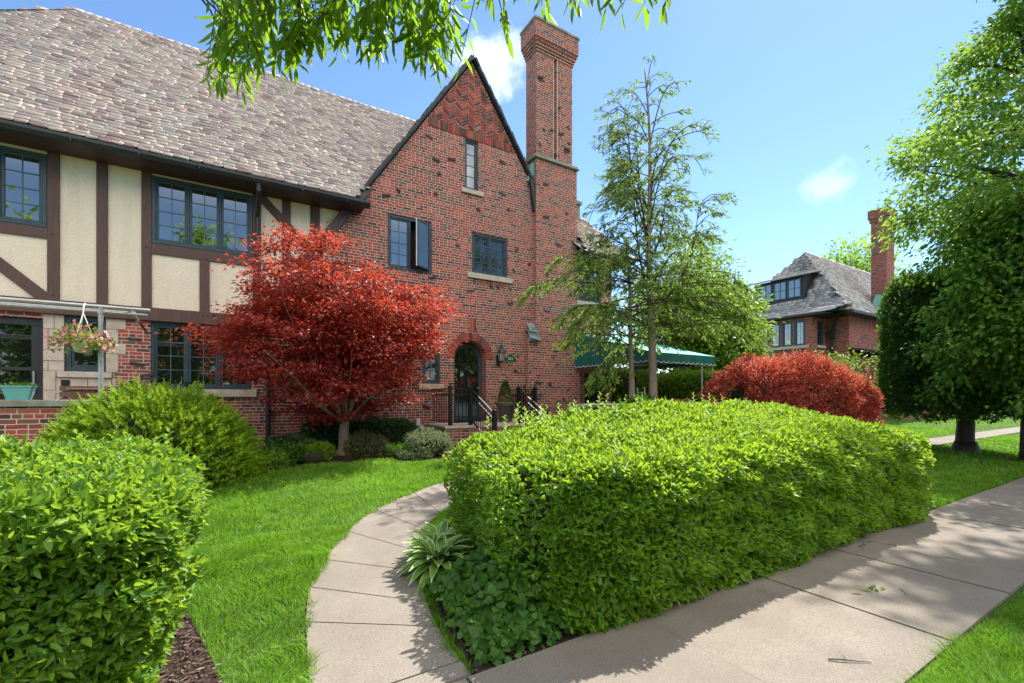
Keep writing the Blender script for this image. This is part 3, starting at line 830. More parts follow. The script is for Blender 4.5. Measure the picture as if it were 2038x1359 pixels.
# windows
def window(u0, u1, z0, z1, y, n=2, mc=2, mr=4, sill=None, glass='glass', fw=.06, parent=house, proud=.03, skip=()):
    mb = MB(); ya, yb_ = y - proud, y + .07
    mb.box(u0, u1, ya, yb_, z0, z0 + fw); mb.box(u0, u1, ya, yb_, z1 - fw, z1)
    mb.box(u0, u0 + fw, ya, yb_, z0 + fw, z1 - fw); mb.box(u1 - fw, u1, ya, yb_, z0 + fw, z1 - fw)
    w = (u1 - u0 - 2 * fw - (n - 1) * .04) / n
    pn, mu = MB(), MB()
    for k in range(n):
        a = u0 + fw + k * (w + .04); b = a + w
        if k: mb.box(a - .04, a, ya + .006, yb_, z0 + fw, z1 - fw)
        if k in skip: continue
        s = .042; y2 = ya + .022
        mb.box(a, b, y2, yb_ - .003, z0 + fw, z0 + fw + s); mb.box(a, b, y2, yb_ - .003, z1 - fw - s, z1 - fw)
        mb.box(a, a + s, y2, yb_ - .003, z0 + fw + s, z1 - fw - s); mb.box(b - s, b, y2, yb_ - .003, z0 + fw + s, z1 - fw - s)
        pa, pb, pc, pd = a + s, b - s, z0 + fw + s, z1 - fw - s
        t = random.uniform(-.004, .004); t2 = random.uniform(-.003, .003)
        pn.quad((pa, y + .02 + t, pc + .0), (pb, y + .02 - t, pc), (pb, y + .02 - t + t2, pd), (pa, y + .02 + t + t2, pd))
        for i in range(1, mc): x = pa + (pb - pa) * i / mc; mu.box(x - .007, x + .007, y + .006, y + .03, pc, pd)
        for i in range(1, mr): z = pc + (pd - pc) * i / mr; mu.box(pa, pb, y + .007, y + .03, z - .007, z + .007)
    f = mb.build("window", M['blueframe'], parent, bevel=.004)
    pn.build("pane", M[glass], f)
    if mu.v: mu.build("lattice", M['muntin'], f)
    if sill:
        s = MB(); s.box(*sill); s.build("sill", M['stone'], f, bevel=.008)
    return f
window(-1.275, .405, 4.475, 5.775, WD, 3, 2, 4)
window(-3.9, -2.735, 4.475, 5.76, WD, 2, 2, 4)
window(-1.30, .39, 1.66, 2.955, WD + .05, 3, 2, 4, (-1.4, .49, WD - .06, WD + .1, 1.50, 1.655), 'glass_low')
window(-2.51, -1.95, 1.96, 2.965, WD + .05, 1, 1, 1, (-2.6, -1.86, WD - .06, WD + .1, 1.85, 1.955), 'glass_low', .08)
window(5.34, 5.74, 7.08, 8.43, GD + .06, 1, 1, 4, (5.23, 5.88, GD - .05, GD + .1, 6.96, 7.075), 'glass', .04)
window(5.55, 6.67, 4.86, 5.95, GD + .05, 2, 2, 4, (5.41, 6.82, GD - .05, GD + .1, 4.71, 4.855), 'glass_low')
ow = window(3.26, 4.40, 4.66, 5.97, GD + .05, 2, 2, 4, None, 'glass', skip=(1,))
window(2.08, 2.95, 1.60, 2.74, GD + .05, 2, 2, 3, (2.0, 3.04, GD - .05, GD + .1, 1.45, 1.595), 'glass_low')
window(4.15, 4.62, 1.84, 2.74, GD + .05, 1, 2, 3, (4.05, 4.72, GD - .05, GD + .1, 1.69, 1.835), 'glass_low')
window(3.88, 4.32, .40, .70, GD + .04, 1, 1, 1, (3.82, 4.38, GD - .05, GD + .1, .70, .78), 'glass_low')
window(9.38, 10.32, 4.56, 5.74, WD + .05, 2, 2, 4, (9.28, 10.42, WD - .05, WD + .1, 4.42, 4.555))
# the open casement leaf and the room seen behind it
mb = MB(); hx, hy, an = 4.33, GD - .01, R(31); wv, zz0, zz1 = .50, 4.73, 5.90
ex, ey = -math.cos(an), -math.sin(an)
def leafbox(m_, s0, s1, z0, z1, t0=-.016, t1=.016):
    nx, ny = -ey, ex
    p = [(hx + ex * s + nx * t, hy + ey * s + ny * t) for s, t in ((s0, t0), (s1, t0), (s1, t1), (s0, t1))]
    m_.prism_z(p, z0, z1)
leafbox(mb, 0, .04, zz0, zz1); leafbox(mb, wv - .04, wv, zz0, zz1); leafbox(mb, .04, wv - .04, zz0, zz0 + .045); leafbox(mb, .04, wv - .04, zz1 - .045, zz1)
lf = mb.build("open_casement", M['blueframe'], ow)
mb = MB(); leafbox(mb, wv + .001, wv + .012, zz0, zz1, -.012, .012); mb.build("casement_edge", M['white'], lf)
mb = MB(); leafbox(mb, .04, wv - .04, zz0 + .045, zz1 - .045, -.003, .003); mb.build("open_pane", M['glass_low'], lf)
mb = MB(); mb.quad((3.86, GD + .3, 4.6), (4.38, GD + .3, 4.6), (4.38, GD + .3, 6), (3.86, GD + .3, 6)); mb.build("curtain", plain("maroon_curtain", (.06, .025, .03), .9), ow)

# front door, glazed garden door, terrace door
mb = MB(); mb.prism_y([(5.05, .86)] + [(5.51 + .47 * math.cos(a), 2.53 + .47 * math.sin(a)) for a in np.linspace(PI, 0, 21)] + [(5.97, .86)], GD + .27, GD + .33)
door = mb.build("front_door", M['blueframe'], house)
mb = MB(); mb.prism_y([(5.16, 1.35)] + [(5.51 + .36 * math.cos(a), 2.50 + .36 * math.sin(a)) for a in np.linspace(PI, 0, 21)] + [(5.86, 1.35)], GD + .26, GD + .275)
mb.build("door_glass", M['glass_low'], door)
mb = MB(); mb.prism_y([(5.20, .98), (5.82, .98), (5.82, 1.26), (5.20, 1.26)], GD + .25, GD + .28)
for k in range(21):
    a0, a1 = PI * k / 21, PI * (k + 1) / 21
    mb.prism_y([(5.51 + r_ * math.cos(a), 2.52 + r_ * math.sin(a)) for r_, a in ((.40, a0), (.425, a0), (.425, a1), (.40, a1))][::-1], GD + .24, GD + .28)
mb.box(5.91, 5.935, GD + .24, GD + .28, .9, 2.52); mb.box(5.085, 5.11, GD + .24, GD + .28, .9, 2.52)
mb.build("storm_frame", M['muntin'], door)
mb = MB(); mb.tube([(5.86, GD + .25, 1.75), (5.86, GD + .20, 1.75)], .02, 8); mb.tube([(5.86, GD + .20, 1.75), (5.79, GD + .195, 1.75)], .012, 8); mb.build("handle", M['galv'], door)
mb = MB()
u0, u1, z0, z1, y = -4.6, -2.79, .86, 2.87, WD + .06
mb.box(u0, u1, y, y + .08, z1 - .12, z1); mb.box(u1 - .16, u1, y, y + .08, z0, z1 - .12); mb.box(u0, u0 + .16, y, y + .08, z0, z1 - .12); mb.box(u0 + .16, u1 - .16, y, y + .08, z0, z0 + .2)
mb.box(u0 + .16, u1 - .16, y + .01, y + .07, 1.96, 2.02)
gd = mb.build("glazed_door", M['darktrim'], house, bevel=.005)
mb = MB(); mb.quad((u0 + .16, y + .05, z0 + .2), (u1 - .16, y + .05, z0 + .2), (u1 - .16, y + .05, 1.96), (u0 + .16, y + .05, 1.96)); mb.quad((u0 + .16, y + .05, 2.02), (u1 - .16, y + .05, 2.02), (u1 - .16, y + .05, z1 - .12), (u0 + .16, y + .05, z1 - .12))
mb.build("pane", M['glass_low'], gd)
mb = MB(); mb.box(-2.92, -2.90, y - .05, y, 1.55, 1.95); mb.build("handle", M['galv'], gd)
mb = MB(); u0, u1, z0, z1, y = 9.62, 10.55, .46, 2.25, WD + .06
mb.box(u0, u1, y, y + .07, z1 - .1, z1); mb.box(u0, u0 + .1, y, y + .07, z0, z1 - .1); mb.box(u1 - .1, u1, y, y + .07, z0, z1 - .1); mb.box(10.05, 10.12, y, y + .07, z0, z1 - .1)
td = mb.build("terrace_door", M['darktrim'], house)
mb = MB(); mb.quad((u0 + .1, y + .04, z0), (u1 - .1, y + .04, z0), (u1 - .1, y + .04, z1 - .1), (u0 + .1, y + .04, z1 - .1)); mb.build("pane", M['glass_low'], td)

# limestone surround of the small window
mb = MB(); ya, yb_ = WD - .012, WD + .03
def st(x0, x1, z0, z1): mb.box(x0 + .004, x1 - .004, ya - random.uniform(0, .006), yb_, z0 + .004, z1 - .004)
for z0, z1, k in ((2.70, 2.962, 0), (2.34, 2.70, 1), (2.14, 2.34, 2), (1.96, 2.14, 1)):
    if k == 0: st(-2.785, -2.64, z0, z1); st(-2.64, -2.512, z0, z1)
    elif k == 1: st(-2.785, -2.72, z0, z1); st(-2.72, -2.512, z0, z1)
    else: st(-2.785, -2.512, z0, z1)
for z0, z1, xr in ((2.76, 2.962, -1.66), (2.50, 2.76, -1.77), (2.30, 2.50, -1.66), (1.96, 2.30, -1.77), (1.72, 1.848, -1.80)): st(-1.948 if z0 > 1.9 else -1.87, xr, z0, z1)
st(-2.785, -2.62, 1.62, 1.96); st(-2.62, -2.2, 1.56, 1.848); st(-2.2, -1.87, 1.56, 1.848); st(-1.87, -1.55, 1.48, 1.72); st(-2.785, -2.62, 1.3, 1.62); st(-2.62, -2.0, 1.2, 1.56); st(-2.0, -1.6, 1.2, 1.48); st(-2.785, -1.6, .86, 1.2)
mb.build("stone_surround", M['stone'], house, bevel=.004)

# ------------------------------------------------------------------ front stoop, railings and small things by the door
FZ = .83
st_ = thing("entry_stoop", "brick entry stoop with stone landing and steps at the arched front door", "steps", (5.6, 10, .4))
mb = MB(); mb.box(4.22, 6.94, 9.68, 10.99, .2, .765); mb.build("base", M['brick'], st_)
mb = MB(); mb.box(4.18, 6.98, 9.64, 10.99, .766, FZ); mb.build("landing", M['stone'], st_, bevel=.01)
mb = MB(); mb.box(4.85, 6.32, 9.32, 9.67, .2, .61); mb.box(4.85, 6.32, 8.98, 9.31, .2, .445); mb.build("step_riser", M['brick'], st_)
mb = MB(); mb.box(4.82, 6.35, 9.30, 9.638, .612, .665); mb.box(4.82, 6.35, 8.95, 9.30, .447, .50); mb.build("tread", M['stone'], st_, bevel=.008)

def railing(name, label, side, xo, xi):
    t = thing(name, label, "railing", (xi, 9.8, FZ))
    yw, yf, ye = 10.96, 9.80, 8.62
    zt = FZ + .90
    ze = gz(ye)
    def post(x, y, z0, z1):
        m = MB(); m.box(x - .04, x + .04, y - .04, y + .04, z0, z1)
        m.box(x - .05, x + .05, y - .05, y + .05, z1, z1 + .02)
        m.lathe(x, y, [(.034, z1 + .02), (.02, z1 + .035), (.012, z1 + .05), (.026, z1 + .07), (.026, z1 + .085), (.004, z1 + .11)], 10)
        m.build("post", M['black'], t)
    post(xo, yf, FZ - .06, zt); post(xi, yf, FZ - .06, zt); post(xi, ye, ze, ze + .86)
    r = MB()
    x0, x1 = min(xo, xi), max(xo, xi)
    for z in (zt - .05, zt - .19, FZ + .06):
        r.box(x0 + .04, x1 - .04, yf - .016, yf + .016, z, z + .03)
        r.box(xo - .016, xo + .016, yf + .04, yw, z, z + .03)
    for dz in (-.05, -.19, -.78):
        za, zb = zt + dz, ze + .86 + dz - .02
        r.add([(xi - .02, yf - .04, za), (xi + .02, yf - .04, za), (xi + .02, ye + .04, zb), (xi - .02, ye + .04, zb), (xi - .02, yf - .04, za + .032), (xi + .02, yf - .04, za + .032), (xi + .02, ye + .04, zb + .032), (xi - .02, ye + .04, zb + .032)],
              [(0, 1, 2, 3), (7, 6, 5, 4), (0, 4, 5, 1), (1, 5, 6, 2), (2, 6, 7, 3), (3, 7, 4, 0)])
    r.build("rails", M['black'], t)
    def bal(x, y, z0, z1):
        m = MB(); m.box(x - .008, x + .008, y - .008, y + .008, z0, z1); m.build("baluster", M['black'], t)
    n = int((x1 - x0) / .10)
    for k in range(1, n): bal(x0 + (x1 - x0) * k / n, yf, FZ + .09, zt - .06)
    for k in range(1, 11): bal(xo, yf + (yw - yf) * k / 11, FZ + .09, zt - .06)
    for k in range(1, 11):
        f = k / 11; za, zb = zt - .78, ze + .86 - .8
        zz = za + (zb - za) * f
        bal(xi, yf + (ye - yf) * f, zz + .032, zz + .72)
    return t
railing("iron_railing", "black iron railing on the maple side of the entry steps", -1, 4.38, 4.90)
railing("iron_railing", "black iron railing beside the potted topiary at the entry steps", 1, 6.78, 6.27)

pt = thing("potted_topiary", "small cone topiary in a tall grey pot on the entry landing", "potted plant", (6.3, 10.5, FZ))
mb = MB(); mb.lathe(6.3, 10.5, [(.15, FZ), (.17, FZ + .05), (.22, FZ + .42), (.245, FZ + .44), (.245, FZ + .5), (.215, FZ + .5), (.2, FZ + .46)], 20)
mb.build("pot", plain("grey_brown_pot", (.085, .07, .07), .5, .3, 9, .1), pt, smooth=True)
n = 2600
z = rng.random(n) ** .8; a = rng.random(n) * 6.28
r_ = (.20 * (1 - z) ** .75 + .03) * (.8 + .25 * rng.random(n)) * np.where(z < .12, 1.25, 1)
P = np.stack([6.3 + r_ * np.cos(a), 10.5 + r_ * np.sin(a), FZ + .47 + z * .62], 1)
leaf_obj("foliage", leafmix(P, np.stack([np.cos(a), np.sin(a), np.full(n, .4)], 1), .035, .016), M['hornbeam'], pt)

ln = thing("wall_lantern", "black iron wall lantern beside the arched front door", "lantern", (6.36, 10.95, 2.45))
lx, ly = 6.36, 10.82
mb = MB()
mb.tube([(lx, GD, 2.62), (lx, GD - .05, 2.52), (lx, ly, 2.44), (lx, ly, 2.48)], .014, 8); mb.box(lx - .05, lx + .05, GD - .012, GD, 2.36, 2.68)
for a in range(6):
    w = a * PI / 3 + .5; mb.tube([(lx + .07 * math.cos(w), ly + .07 * math.sin(w), 2.48), (lx + .105 * math.cos(w), ly + .105 * math.sin(w), 2.72)], .007, 5)
mb.lathe(lx, ly, [(.075, 2.465), (.08, 2.48), (.075, 2.49)], 6); mb.lathe(lx, ly, [(.125, 2.72), (.115, 2.74), (.07, 2.82), (.04, 2.86), (.045, 2.88), (.015, 2.92), (.02, 2.95), (.004, 2.99)], 12)
mb.build("lantern_frame", M['black'], ln)
mb = MB(); mb.lathe(lx, ly, [(.066, 2.49), (.098, 2.72)], 6); mb.build("lantern_glass", plain("seeded_glass", (.34, .36, .35), .08, .2, 20, .1), ln)

sg = thing("house_number_sign", "green arched house number plaque reading 361 beside the wall lantern", "sign", (6.75, 10.99, 2.52))
sp_ = [(6.56, 2.52), (6.95, 2.52), (6.95, 2.60), (6.91, 2.60), (6.86, 2.65), (6.82, 2.705), (6.755, 2.735), (6.69, 2.705), (6.65, 2.65), (6.60, 2.60), (6.56, 2.60)]
mb = MB(); mb.prism_y([(6.755 + (x - 6.755) * 1.04, 2.62 + (z - 2.62) * 1.08) for x, z in sp_], GD - .02, GD - .001); mb.build("plaque_rim", plain("plaque_gilt", (.42, .40, .26), .5), sg)
mb = MB(); mb.prism_y(sp_, GD - .026, GD - .0201); mb.build("plaque", plain("plaque_green", (.012, .075, .055), .4, .15), sg)
fc = bpy.data.curves.new("numerals", 'FONT'); fc.body = "361"; fc.size = .12; fc.extrude = .002; fc.align_x = 'CENTER'
fo = bpy.data.objects.new("numeral_curve", fc); col.objects.link(fo)
bpy.context.view_layer.update()
nme = bpy.data.meshes.new_from_object(fo.evaluated_get(bpy.context.evaluated_depsgraph_get()))
bpy.data.objects.remove(fo)
for v_ in nme.vertices: v_.co = (6.755 + v_.co.x, GD - .029 - v_.co.z, 2.548 + v_.co.y)
nme.name = "numerals"; nme.materials.clear()
link("numerals", nme, plain("numeral_paint", (.62, .68, .60), .5), sg)

mb = MB(); mb.box(3.98, 4.06, GD - .06, GD, .80, .95); mb.box(3.97, 4.07, GD - .065, GD - .0605, .79, .96)
tag(mb.build("outlet_box", M['white'], bevel=.006), "small white outlet cover on the brick wall beside the stoop", "outlet")
mb = MB(); mb.tube([(3.78, GD, .86), (3.78, GD - .06, .86), (3.78, GD - .09, .82)], .018, 8); mb.lathe(3.78, GD - .06, [(.035, .89), (.035, .905)], 10)
tag(mb.build("hose_tap", M['copper']), "garden hose tap sticking out of the brick wall beside the outlet", "tap")

# ------------------------------------------------------------------ left terrace: wall, awning frame, basket, planter, bench
tw = thing("terrace_wall", "low red brick terrace wall with a weathered stone cap in front of the glazed door", "wall", (-4, 8.65, .3))
mb = MB(); mb.box(-9, -1.62, 8.50, 8.78, .1, 1.37); mb.build("wall", M['brick'], tw)
mb = MB()
for k in range(6): mb.box(-9 + k * 1.24 + .005, -9 + (k + 1) * 1.24 - .005, 8.45, 8.83, 1.37, 1.46)
mb.build("cap", M['oldstone'], tw, bevel=.008)
af = thing("awning_frame", "bare galvanised awning frame without its cloth in front of the glazed door", "awning", (-3, 8.7, 1.46))
mb = MB(); mb.tube([(-7, 8.70, 2.805), (-1.02, 8.70, 2.805)], .024, 10); mb.build("front_bar", M['galv'], af)
mb = MB(); mb.tube([(-7, 8.74, 2.735), (-1.06, 8.74, 2.735)], .018, 10); mb.tube([(-7, 8.78, 2.765), (-1.2, 8.78, 2.765)], .012, 8); mb.build("roller", M['galv'], af)
mb = MB(); mb.tube([(-1.58, 8.70, .3), (-1.58, 8.70, 2.79)], .030, 10); mb.lathe(-1.58, 8.70, [(.04, 2.70), (.04, 2.76)], 10); mb.build("pole", M['galv'], af)
mb = MB(); mb.tube([(-1.26, 8.72, 2.79), (-1.30, 9.9, 2.76)], .02, 8); mb.build("arm", M['galv'], af)
mb = MB(); mb.tube([(-1.30, 9.9, 2.76), (-1.35, 11.1, 2.73)], .02, 8); mb.build("arm", M['black'], af)

hb_ = thing("hanging_basket", "hanging basket of pink petunias in a pale green bowl under the awning bar", "hanging basket", (-1.75, 8.62, 2.1))
bx, by, bz = -1.75, 8.60, 2.10
mb = MB(); mb.lathe(bx, by, [(.06, bz + .02), (.09, bz + .04), (.125, bz + .12), (.132, bz + .19), (.12, bz + .19), (.1, bz + .12)], 18)
mb.build("bowl", plain("pale_green_plastic", (.50, .58, .32), .45, .12, 8, .05), hb_, smooth=True)
mb = MB()
for a in (0, 2.1, 4.2): mb.tube([(bx + .125 * math.cos(a), by + .125 * math.sin(a), bz + .19), (bx, by, bz + .58)], .006, 5)
mb.tube([(bx, by, bz + .57), (bx, by + .02, bz + .66), (bx, by + .09, bz + .73), (bx, by + .14, bz + .70)], .008, 6)
mb.build("hanger", M['white'], hb_)
n = 800
a = rng.random(n) * 6.28; r_ = .09 + .215 * rng.random(n) ** .8
P = np.stack([bx + r_ * np.cos(a) * 1.12, by + r_ * np.sin(a), bz + .24 + .12 * rng.random(n) - (r_ - .08) * .8 + .05 * rng.normal(size=n)], 1)
out = np.stack([np.cos(a), np.sin(a), np.full(n, .5)], 1)
leaf_obj("petunia_leaves", leafmix(P, out, .045, .028), M['limegreen'], hb_)
n = 230
a = rng.random(n) * 6.28; r_ = .09 + .25 * rng.random(n) ** .75
P = np.stack([bx + r_ * np.cos(a) * 1.12, by + r_ * np.sin(a), bz + .29 + .10 * rng.random(n) - (r_ - .08) * .8 + .06 * rng.normal(size=n)], 1)
Nf = unit(np.stack([np.cos(a) * .7, np.sin(a) * .7 - .35, np.full(n, .45)], 1) + rnd(n) * .3)
vv = []
for k in range(5):
    T = unit(np.cross(Nf, np.array([.3, .2, .9]))); B = np.cross(Nf, T); w = k * 2 * PI / 5
    vv.append(leafV(P, T * math.cos(w) + B * math.sin(w) + Nf * .35, Nf, .025, .028, .1, .3))
leaf_obj("petunia_flowers", np.concatenate(vv), leafmat("pink_petunia", [(.62, .12, .22), (.72, .24, .26), (.75, .36, .36), (.80, .55, .55)], (.9, .35, .4), .3), hb_)

pb = thing("planter_box", "turquoise planter box of seedlings on the stone wall cap", "planter", (-2.38, 8.62, 1.46))
x0, y0 = -2.38, 8.60
mb = MB()
def taper(m, w0, d0, w1, d1, z0, z1):
    m.add([(x0 - w0, y0 - d0, z0), (x0 + w0, y0 - d0, z0), (x0 + w0, y0 + d0, z0), (x0 - w0, y0 + d0, z0), (x0 - w1, y0 - d1, z1), (x0 + w1, y0 - d1, z1), (x0 + w1, y0 + d1, z1), (x0 - w1, y0 + d1, z1)],
          [(3, 2, 1, 0), (0, 1, 5, 4), (1, 2, 6, 5), (2, 3, 7, 6), (3, 0, 4, 7)])
taper(mb, .10, .085, .145, .11, 1.462, 1.645); taper(mb, .134, .10, .134, .10, 1.60, 1.601)
mb.box(x0 - .15, x0 + .15, y0 - .115, y0 - .10, 1.63, 1.65); mb.box(x0 - .15, x0 + .15, y0 + .10, y0 + .115, 1.63, 1.65); mb.box(x0 - .15, x0 - .135, y0 - .10, y0 + .10, 1.63, 1.65); mb.box(x0 + .135, x0 + .15, y0 - .10, y0 + .10, 1.63, 1.65)
mb.add([(x0 - .13, y0 - .1, 1.62), (x0 + .13, y0 - .1, 1.62), (x0 + .13, y0 + .1, 1.62), (x0 - .13, y0 + .1, 1.62)], [(0, 1, 2, 3)])
mb.build("box", plain("turquoise_glaze", (.15, .42, .42), .35, .12, 10, .05), pb)
P = np.stack([x0 + .26 * (rng.random(130) - .5), y0 + .2 * (rng.random(130) - .5), 1.63 + .03 * rng.random(130)], 1)
leaf_obj("seedlings", leafmix(P, np.tile([0, 0, .6], (130, 1)) + rnd(130) * .5, .045, .028), M['limegreen'], pb)

be = thing("wooden_bench", "brown slatted wooden bench with black post caps below the small window", "bench", (-1.6, 10.4, .85))
mb = MB()
for z in (1.30, 1.40, 1.50, 1.60): mb.box(-2.42, -.6, 10.45, 10.48, z, z + .085)
mb.build("backrest", M['woodgrey'], be)
mb = MB()
for y in (9.98, 10.09, 10.20, 10.31): mb.box(-2.42, -.6, y, y + .095, 1.24, 1.27)
mb.build("seat", M['woodgrey'], be)
for x in (-2.36, -1.52, -.68):
    mb = MB(); mb.box(x - .035, x + .035, 10.49, 10.55, .85, 1.69); mb.box(x - .035, x + .035, 9.98, 10.04, .85, 1.23); mb.box(x - .03, x + .03, 10.04, 10.49, 1.15, 1.22); mb.build("leg", M['woodgrey'], be)
    mb = MB(); mb.box(x - .05, x + .05, 10.47, 10.57, 1.69, 1.79); mb.build("post_cap", M['black'], be, bevel=.006)
mb = MB(); mb.box(-2.02, -1.72, 9.15, 9.4, .86, 1.6); mb.box(-2.05, -1.69, 9.12, 9.43, 1.6, 1.63)
tag(mb.build("plant_stand", M['woodgrey'], bevel=.01), "pale wooden plant stand behind the stone wall cap", "plant stand")

# ------------------------------------------------------------------ right terrace: green awning, balustrade, chairs
ga = thing("canvas_awning", "dark green canvas awning with a scalloped white edged valance behind the cypress", "awning", (10.2, 9.4, .46))
AX0, AX1, AY0, AY1, AZ0, AZ1 = 8.97, 11.52, 7.80, 10.83, 2.63, 3.46
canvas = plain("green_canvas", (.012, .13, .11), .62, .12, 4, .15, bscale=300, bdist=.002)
ct = NT("sunlit_green_canvas_top")  # same cloth as the sides, with the sunlight put into its colour
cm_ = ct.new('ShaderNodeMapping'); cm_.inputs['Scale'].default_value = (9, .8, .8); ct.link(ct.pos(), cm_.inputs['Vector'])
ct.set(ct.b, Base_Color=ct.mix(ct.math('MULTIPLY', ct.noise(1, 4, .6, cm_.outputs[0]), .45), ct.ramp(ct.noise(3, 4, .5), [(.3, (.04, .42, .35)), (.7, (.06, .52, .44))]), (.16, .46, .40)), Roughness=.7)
mb = MB(); nx = 14
V, F = [], []
for j in range(9):
    for i in range(nx + 1):
        f, g_ = i / nx, j / 8
        V.append((AX0 + (AX1 - AX0) * f, AY0 + (AY1 - AY0) * g_, AZ0 + (AZ1 - AZ0) * g_ - .035 * math.sin(PI * f * 4) ** 2 * math.sin(PI * g_) - .02 * math.sin(PI * g_)))
for j in range(8):
    for i in range(nx): k = j * (nx + 1) + i; F.append((k, k + 1, k + nx + 2, k + nx + 1))
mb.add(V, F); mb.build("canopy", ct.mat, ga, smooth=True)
def scallop(m, trim, p0, p1, ztop0, ztop1, zb, n, wave=.05):
    """cloth from a top edge to a scalloped hem"""
    N = n * 8
    P0, P1 = Vector(p0), Vector(p1)
    tp, bt = [], []
    for i in range(N + 1):
        f = i / N; p = P0.lerp(P1, f); s = math.sin(PI * ((f * n) % 1)); z = zb + .02 - wave * abs(s) ** .7
        off = .012 * math.sin(f * n * 2.6)
        d = (P1 - P0).normalized(); nrm_ = Vector((-d.y, d.x)) * off
        tp.append((p.x, p.y, ztop0 + (ztop1 - ztop0) * f)); bt.append((p.x + nrm_.x, p.y + nrm_.y, z))
    k = len(tp)
    m.add(tp + bt, [(i, i + 1, k + i + 1, k + i) for i in range(N)])
    trim.tube(bt, .009, 5)
side, trim, val = MB(), MB(), MB()
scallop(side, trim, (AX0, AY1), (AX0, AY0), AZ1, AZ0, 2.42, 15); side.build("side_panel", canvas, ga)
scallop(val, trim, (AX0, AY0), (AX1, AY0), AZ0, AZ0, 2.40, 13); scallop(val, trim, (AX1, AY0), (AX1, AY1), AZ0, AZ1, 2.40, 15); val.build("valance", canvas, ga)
trim.build("hem_trim", M['white'], ga)
for x in (9.02, 11.0, 11.46):
    mb = MB(); mb.tube([(x, 7.86, .46), (x, 7.86, 2.60)], .022, 8); mb.build("post", M['galv'], ga)
mb = MB(); mb.tube([(9.02, 7.86, 2.5), (11.46, 7.86, 2.5)], .015, 6); mb.tube([(9.02, 7.86, 2.5), (9.02, 10.8, 2.55)], .015, 6); mb.tube([(11.46, 7.86, 2.5), (11.46, 10.8, 2.55)], .015, 6); mb.tube([(9.02, 10.8, 2.55), (11.46, 7.86, 2.5)], .012, 6); mb.build("frame", M['galv'], ga)

bl = thing("stone_balustrade", "grey stone balustrade behind the long privet hedge", "balustrade", (9.5, 7.6, .3))
mb = MB(); mb.box(6.3, 12.6, 7.46, 7.74, 1.27, 1.35); mb.build("top_rail", M['oldstone'], bl, bevel=.015)
mb = MB(); mb.box(6.3, 12.6, 7.46, 7.74, .2, .55); mb.build("plinth", M['oldstone'], bl)
x = 6.45
bal_me = None
while x < 12.5:
    if bal_me is None:
        m = MB(); m.lathe(0, 0, [(.07, .55), (.07, .6), (.045, .64), (.075, .78), (.08, .86), (.045, 1.08), (.04, 1.15), (.065, 1.19), (.065, 1.27)], 12)
        o = m.build("baluster", M['oldstone'], None, smooth=True); bal_me = o.data
    else:
        o = bpy.data.objects.new("baluster", bal_me); col.objects.link(o)
    o.parent = bl; o.matrix_parent_inverse = Matrix.Translation(-Vector(bl.location)); o.location = (x, 7.6, 0)
    x += .24
lc = thing("lounge_chair", "patio lounge chair with a tan sling back under the green awning", "chair", (10.4, 8.3, .46))
mb = MB()
pts = [(-.30, 0, -.05), (-.26, .02, .10), (-.2, .04, .13), (0, .06, .09), (.2, .05, .10), (.32, .03, .15), (.38, 0, .13)]
V = []
for (a_, b_, c_) in pts: V += [(10.40 + a_, 8.1 + b_, 1.33 + c_), (10.36 + a_, 8.22 + b_, 1.28 + c_ * .9), (10.30 + a_, 8.5 + b_, .95 + c_ * .3)]
mb.add(V, [(i * 3 + j, i * 3 + 3 + j, i * 3 + 4 + j, i * 3 + 1 + j) for i in range(6) for j in range(2)])
o = mb.build("sling", plain("tan_sling", (.36, .19, .10), .7, .12, 8, .1), lc, smooth=True)
md = o.modifiers.new("thick", 'SOLIDIFY'); md.thickness = .03
mb = MB(); mb.tube([(10.08, 8.1, .46), (10.08, 8.15, 1.30), (10.8, 8.15, 1.45), (10.8, 8.1, .46)], .015, 6); mb.tube([(10.05, 8.75, .46), (10.05, 8.7, .85), (10.75, 8.7, .85), (10.75, 8.75, .46)], .015, 6); mb.build("frame", M['galv'], lc)
mb = MB(); mb.box(10.05, 10.75, 8.2, 8.72, .85, .89); mb.build("seat", plain("tan_seat", (.33, .18, .10), .7), lc)
wc_ = thing("folding_chair", "white folding metal chair beside the ivy covered trunks", "chair", (9.3, 8.2, .46))
mb = MB()
for dx in (0, .38): mb.tube([(9.35 + dx * .4, 8.2 + dx, .46), (9.0 + dx * .4, 8.1 + dx, 1.75)], .014, 6); mb.tube([(9.0 + dx * .4, 8.1 + dx, .46), (9.4 + dx * .4, 8.25 + dx, 1.2)], .014, 6)
mb.build("frame", M['white'], wc_)
mb = MB()
for k in range(4): mb.tube([(9.04 + k * .05, 8.11, 1.62 - k * .09), (9.19 + k * .05, 8.49, 1.62 - k * .09)], .012, 6)
mb.build("backrest", M['white'], wc_)
mb = MB(); mb.add([(9.15, 8.15, .93), (9.42, 8.2, .95), (9.55, 8.55, .95), (9.28, 8.5, .93)], [(0, 1, 2, 3)]); mb.build("seat", M['white'], wc_)

# ------------------------------------------------------------------ the neighbour's house
nb = thing("neighbour_house", "smaller looking brick house with a hipped grey slate roof and dormer beyond the red hedge", "house", (30, 14, .4))
mb = MB()
wall_holes(mb, 28, 46, .2, 5.95, WD, [], .1)
mb.quad((28, 18, .2), (28, WD, .2), (28, WD, 5.95), (28, 18, 5.95)); mb.quad((46, WD, .2), (46, 18, .2), (46, 18, 5.95), (46, WD, 5.95)); mb.quad((46, 18, .2), (28, 18, .2), (28, 18, 5.95), (46, 18, 5.95))
